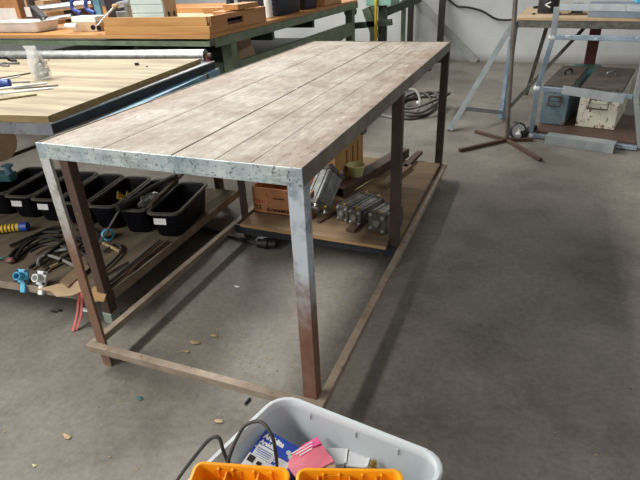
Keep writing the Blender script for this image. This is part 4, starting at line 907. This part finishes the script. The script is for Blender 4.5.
for k in (.25, .7):
    d_ = (p1-p0).normalized(); s_ = V((d_.y, -d_.x, 0)); q = (p1+p2)/2+s_*.30*k; MB().tube([V((q.x, q.y, z1-.01))-s_*.02, V((q.x, q.y, z1-.01))+s_*.02], .006, 10).build('hinge', 'orange_d', oc, smooth=True)
# black leads looping out of the bin
P = [at(277, 470, .25), at(276, 455, .30), at(272, 436, .345), at(261, 422, .36), at(246, 425, .35), at(236, 440, .335), at(229, 458, .31), at(228, 462, .30), at(223, 450, .325), at(219, 438, .35), at(210, 439, .345), at(196, 455, .30), at(180, 476, .24), at(165, 500, .15)]
MB().tube(P, .0042, 10, 6).build('grey_lead', 'hose', smooth=True, label='dark grey cable looping up out of the clear bin over its left rim', cat='cable', loc=P[6])

# ================================================================== debris on the floor
deb = [((194, 343), .017, 'straw', 'brown wood chip under the table, left of the pair'), ((214, 336), .014, 'straw', 'brown wood chip under the table, right of the pair'), ((186, 352), .012, 'straw', 'small pale wood chip just in front of the pair of chips under the table'),
       ((140, 399), .011, 'teal', 'little teal plastic bit lying on the open floor in front of the table'), ((67, 437), .012, 'tan', 'pale crumbled lump on the floor at the lower left'), ((247, 401), .0, 'rubber', 'short dark stick on the floor beside the clear bin'),
       ((60, 311), .011, 'rubber', 'dark crumb under the front lip of the bench shelf'), ((54, 312), .012, 'rubber', 'dark crumb left of its neighbour under the bench shelf'), ((86, 311), .02, 'whiteplast', 'scrap of white paper on the floor beside the red strap'),
       ((35, 466), .007, 'cup', 'yellowish crumb near the bottom left of the floor'), ((219, 422), .012, 'tan', 'thin pale shaving on the floor left of the clear bin'), ((237, 287), .010, 'white', 'tiny white chip on the floor under the table')]
for (x, y), r, mt, lb in deb:
    q = at(x, y, 0)
    if r == 0: MB().tube([at(245, 404, .004), at(250, 398, .004)], .004, 6).build('dark_stick', mt, label=lb, cat='stick', loc=q); continue
    m = MB(); m.ball(q+V((0,0,r*.32)), r, 8, (1.3, .6, .25), .4); m.build('floor_chip', mt, label=lb, cat='chip', loc=q)
m = MB()
for k in range(150):
    x, y = random.choice([(random.uniform(-.75, -.05), random.uniform(.1, .95)), (random.uniform(-.75, -.05), random.uniform(.1, .95)), (random.uniform(-1.1, 1.1), random.uniform(-.6, 2.6)), (random.gauss(-.25, .12), random.gauss(.2, .12))])
    r = random.uniform(.0015, .0045); m.ball(V((x, y, r*.3)), r, 6, (1.3, .8, .4), .3)
tag(m.build('floor_crumbs', 'straw', loc=(0,0,0)), 'fine pale crumbs scattered over the concrete floor', 'debris', kind='stuff')

# ================================================================== light
def area(name, loc, rot, sx, sy, e, col=(1, 1, 1)):
    l = bpy.data.lights.new(name, 'AREA'); l.shape = 'RECTANGLE'; l.size = sx; l.size_y = sy; l.energy = e; l.color = col
    o = bpy.data.objects.new(name, l); COL.objects.link(o); o.location = loc; o.rotation_euler = rot; return o
area('roof_strip_light', (-3.7, 1.0, 3.9), (0, math.radians(-40), 0), .5, 14, 850, (1, .985, .95))
area('roof_strip_light', (5.0, 2.5, 5.2), (0, math.radians(35), 0), .9, 12, 110, (1, .985, .96))
area('doorway_light', (-2.2, -5.5, 2.4), (math.radians(78), 0, math.radians(-18)), 5, 3.2, 105, (.97, .98, 1))
w = bpy.data.worlds.new('world'); SC.world = w; w.use_nodes = True
w.node_tree.nodes['Background'].inputs[0].default_value = (.95, .96, 1, 1); w.node_tree.nodes['Background'].inputs[1].default_value = .16
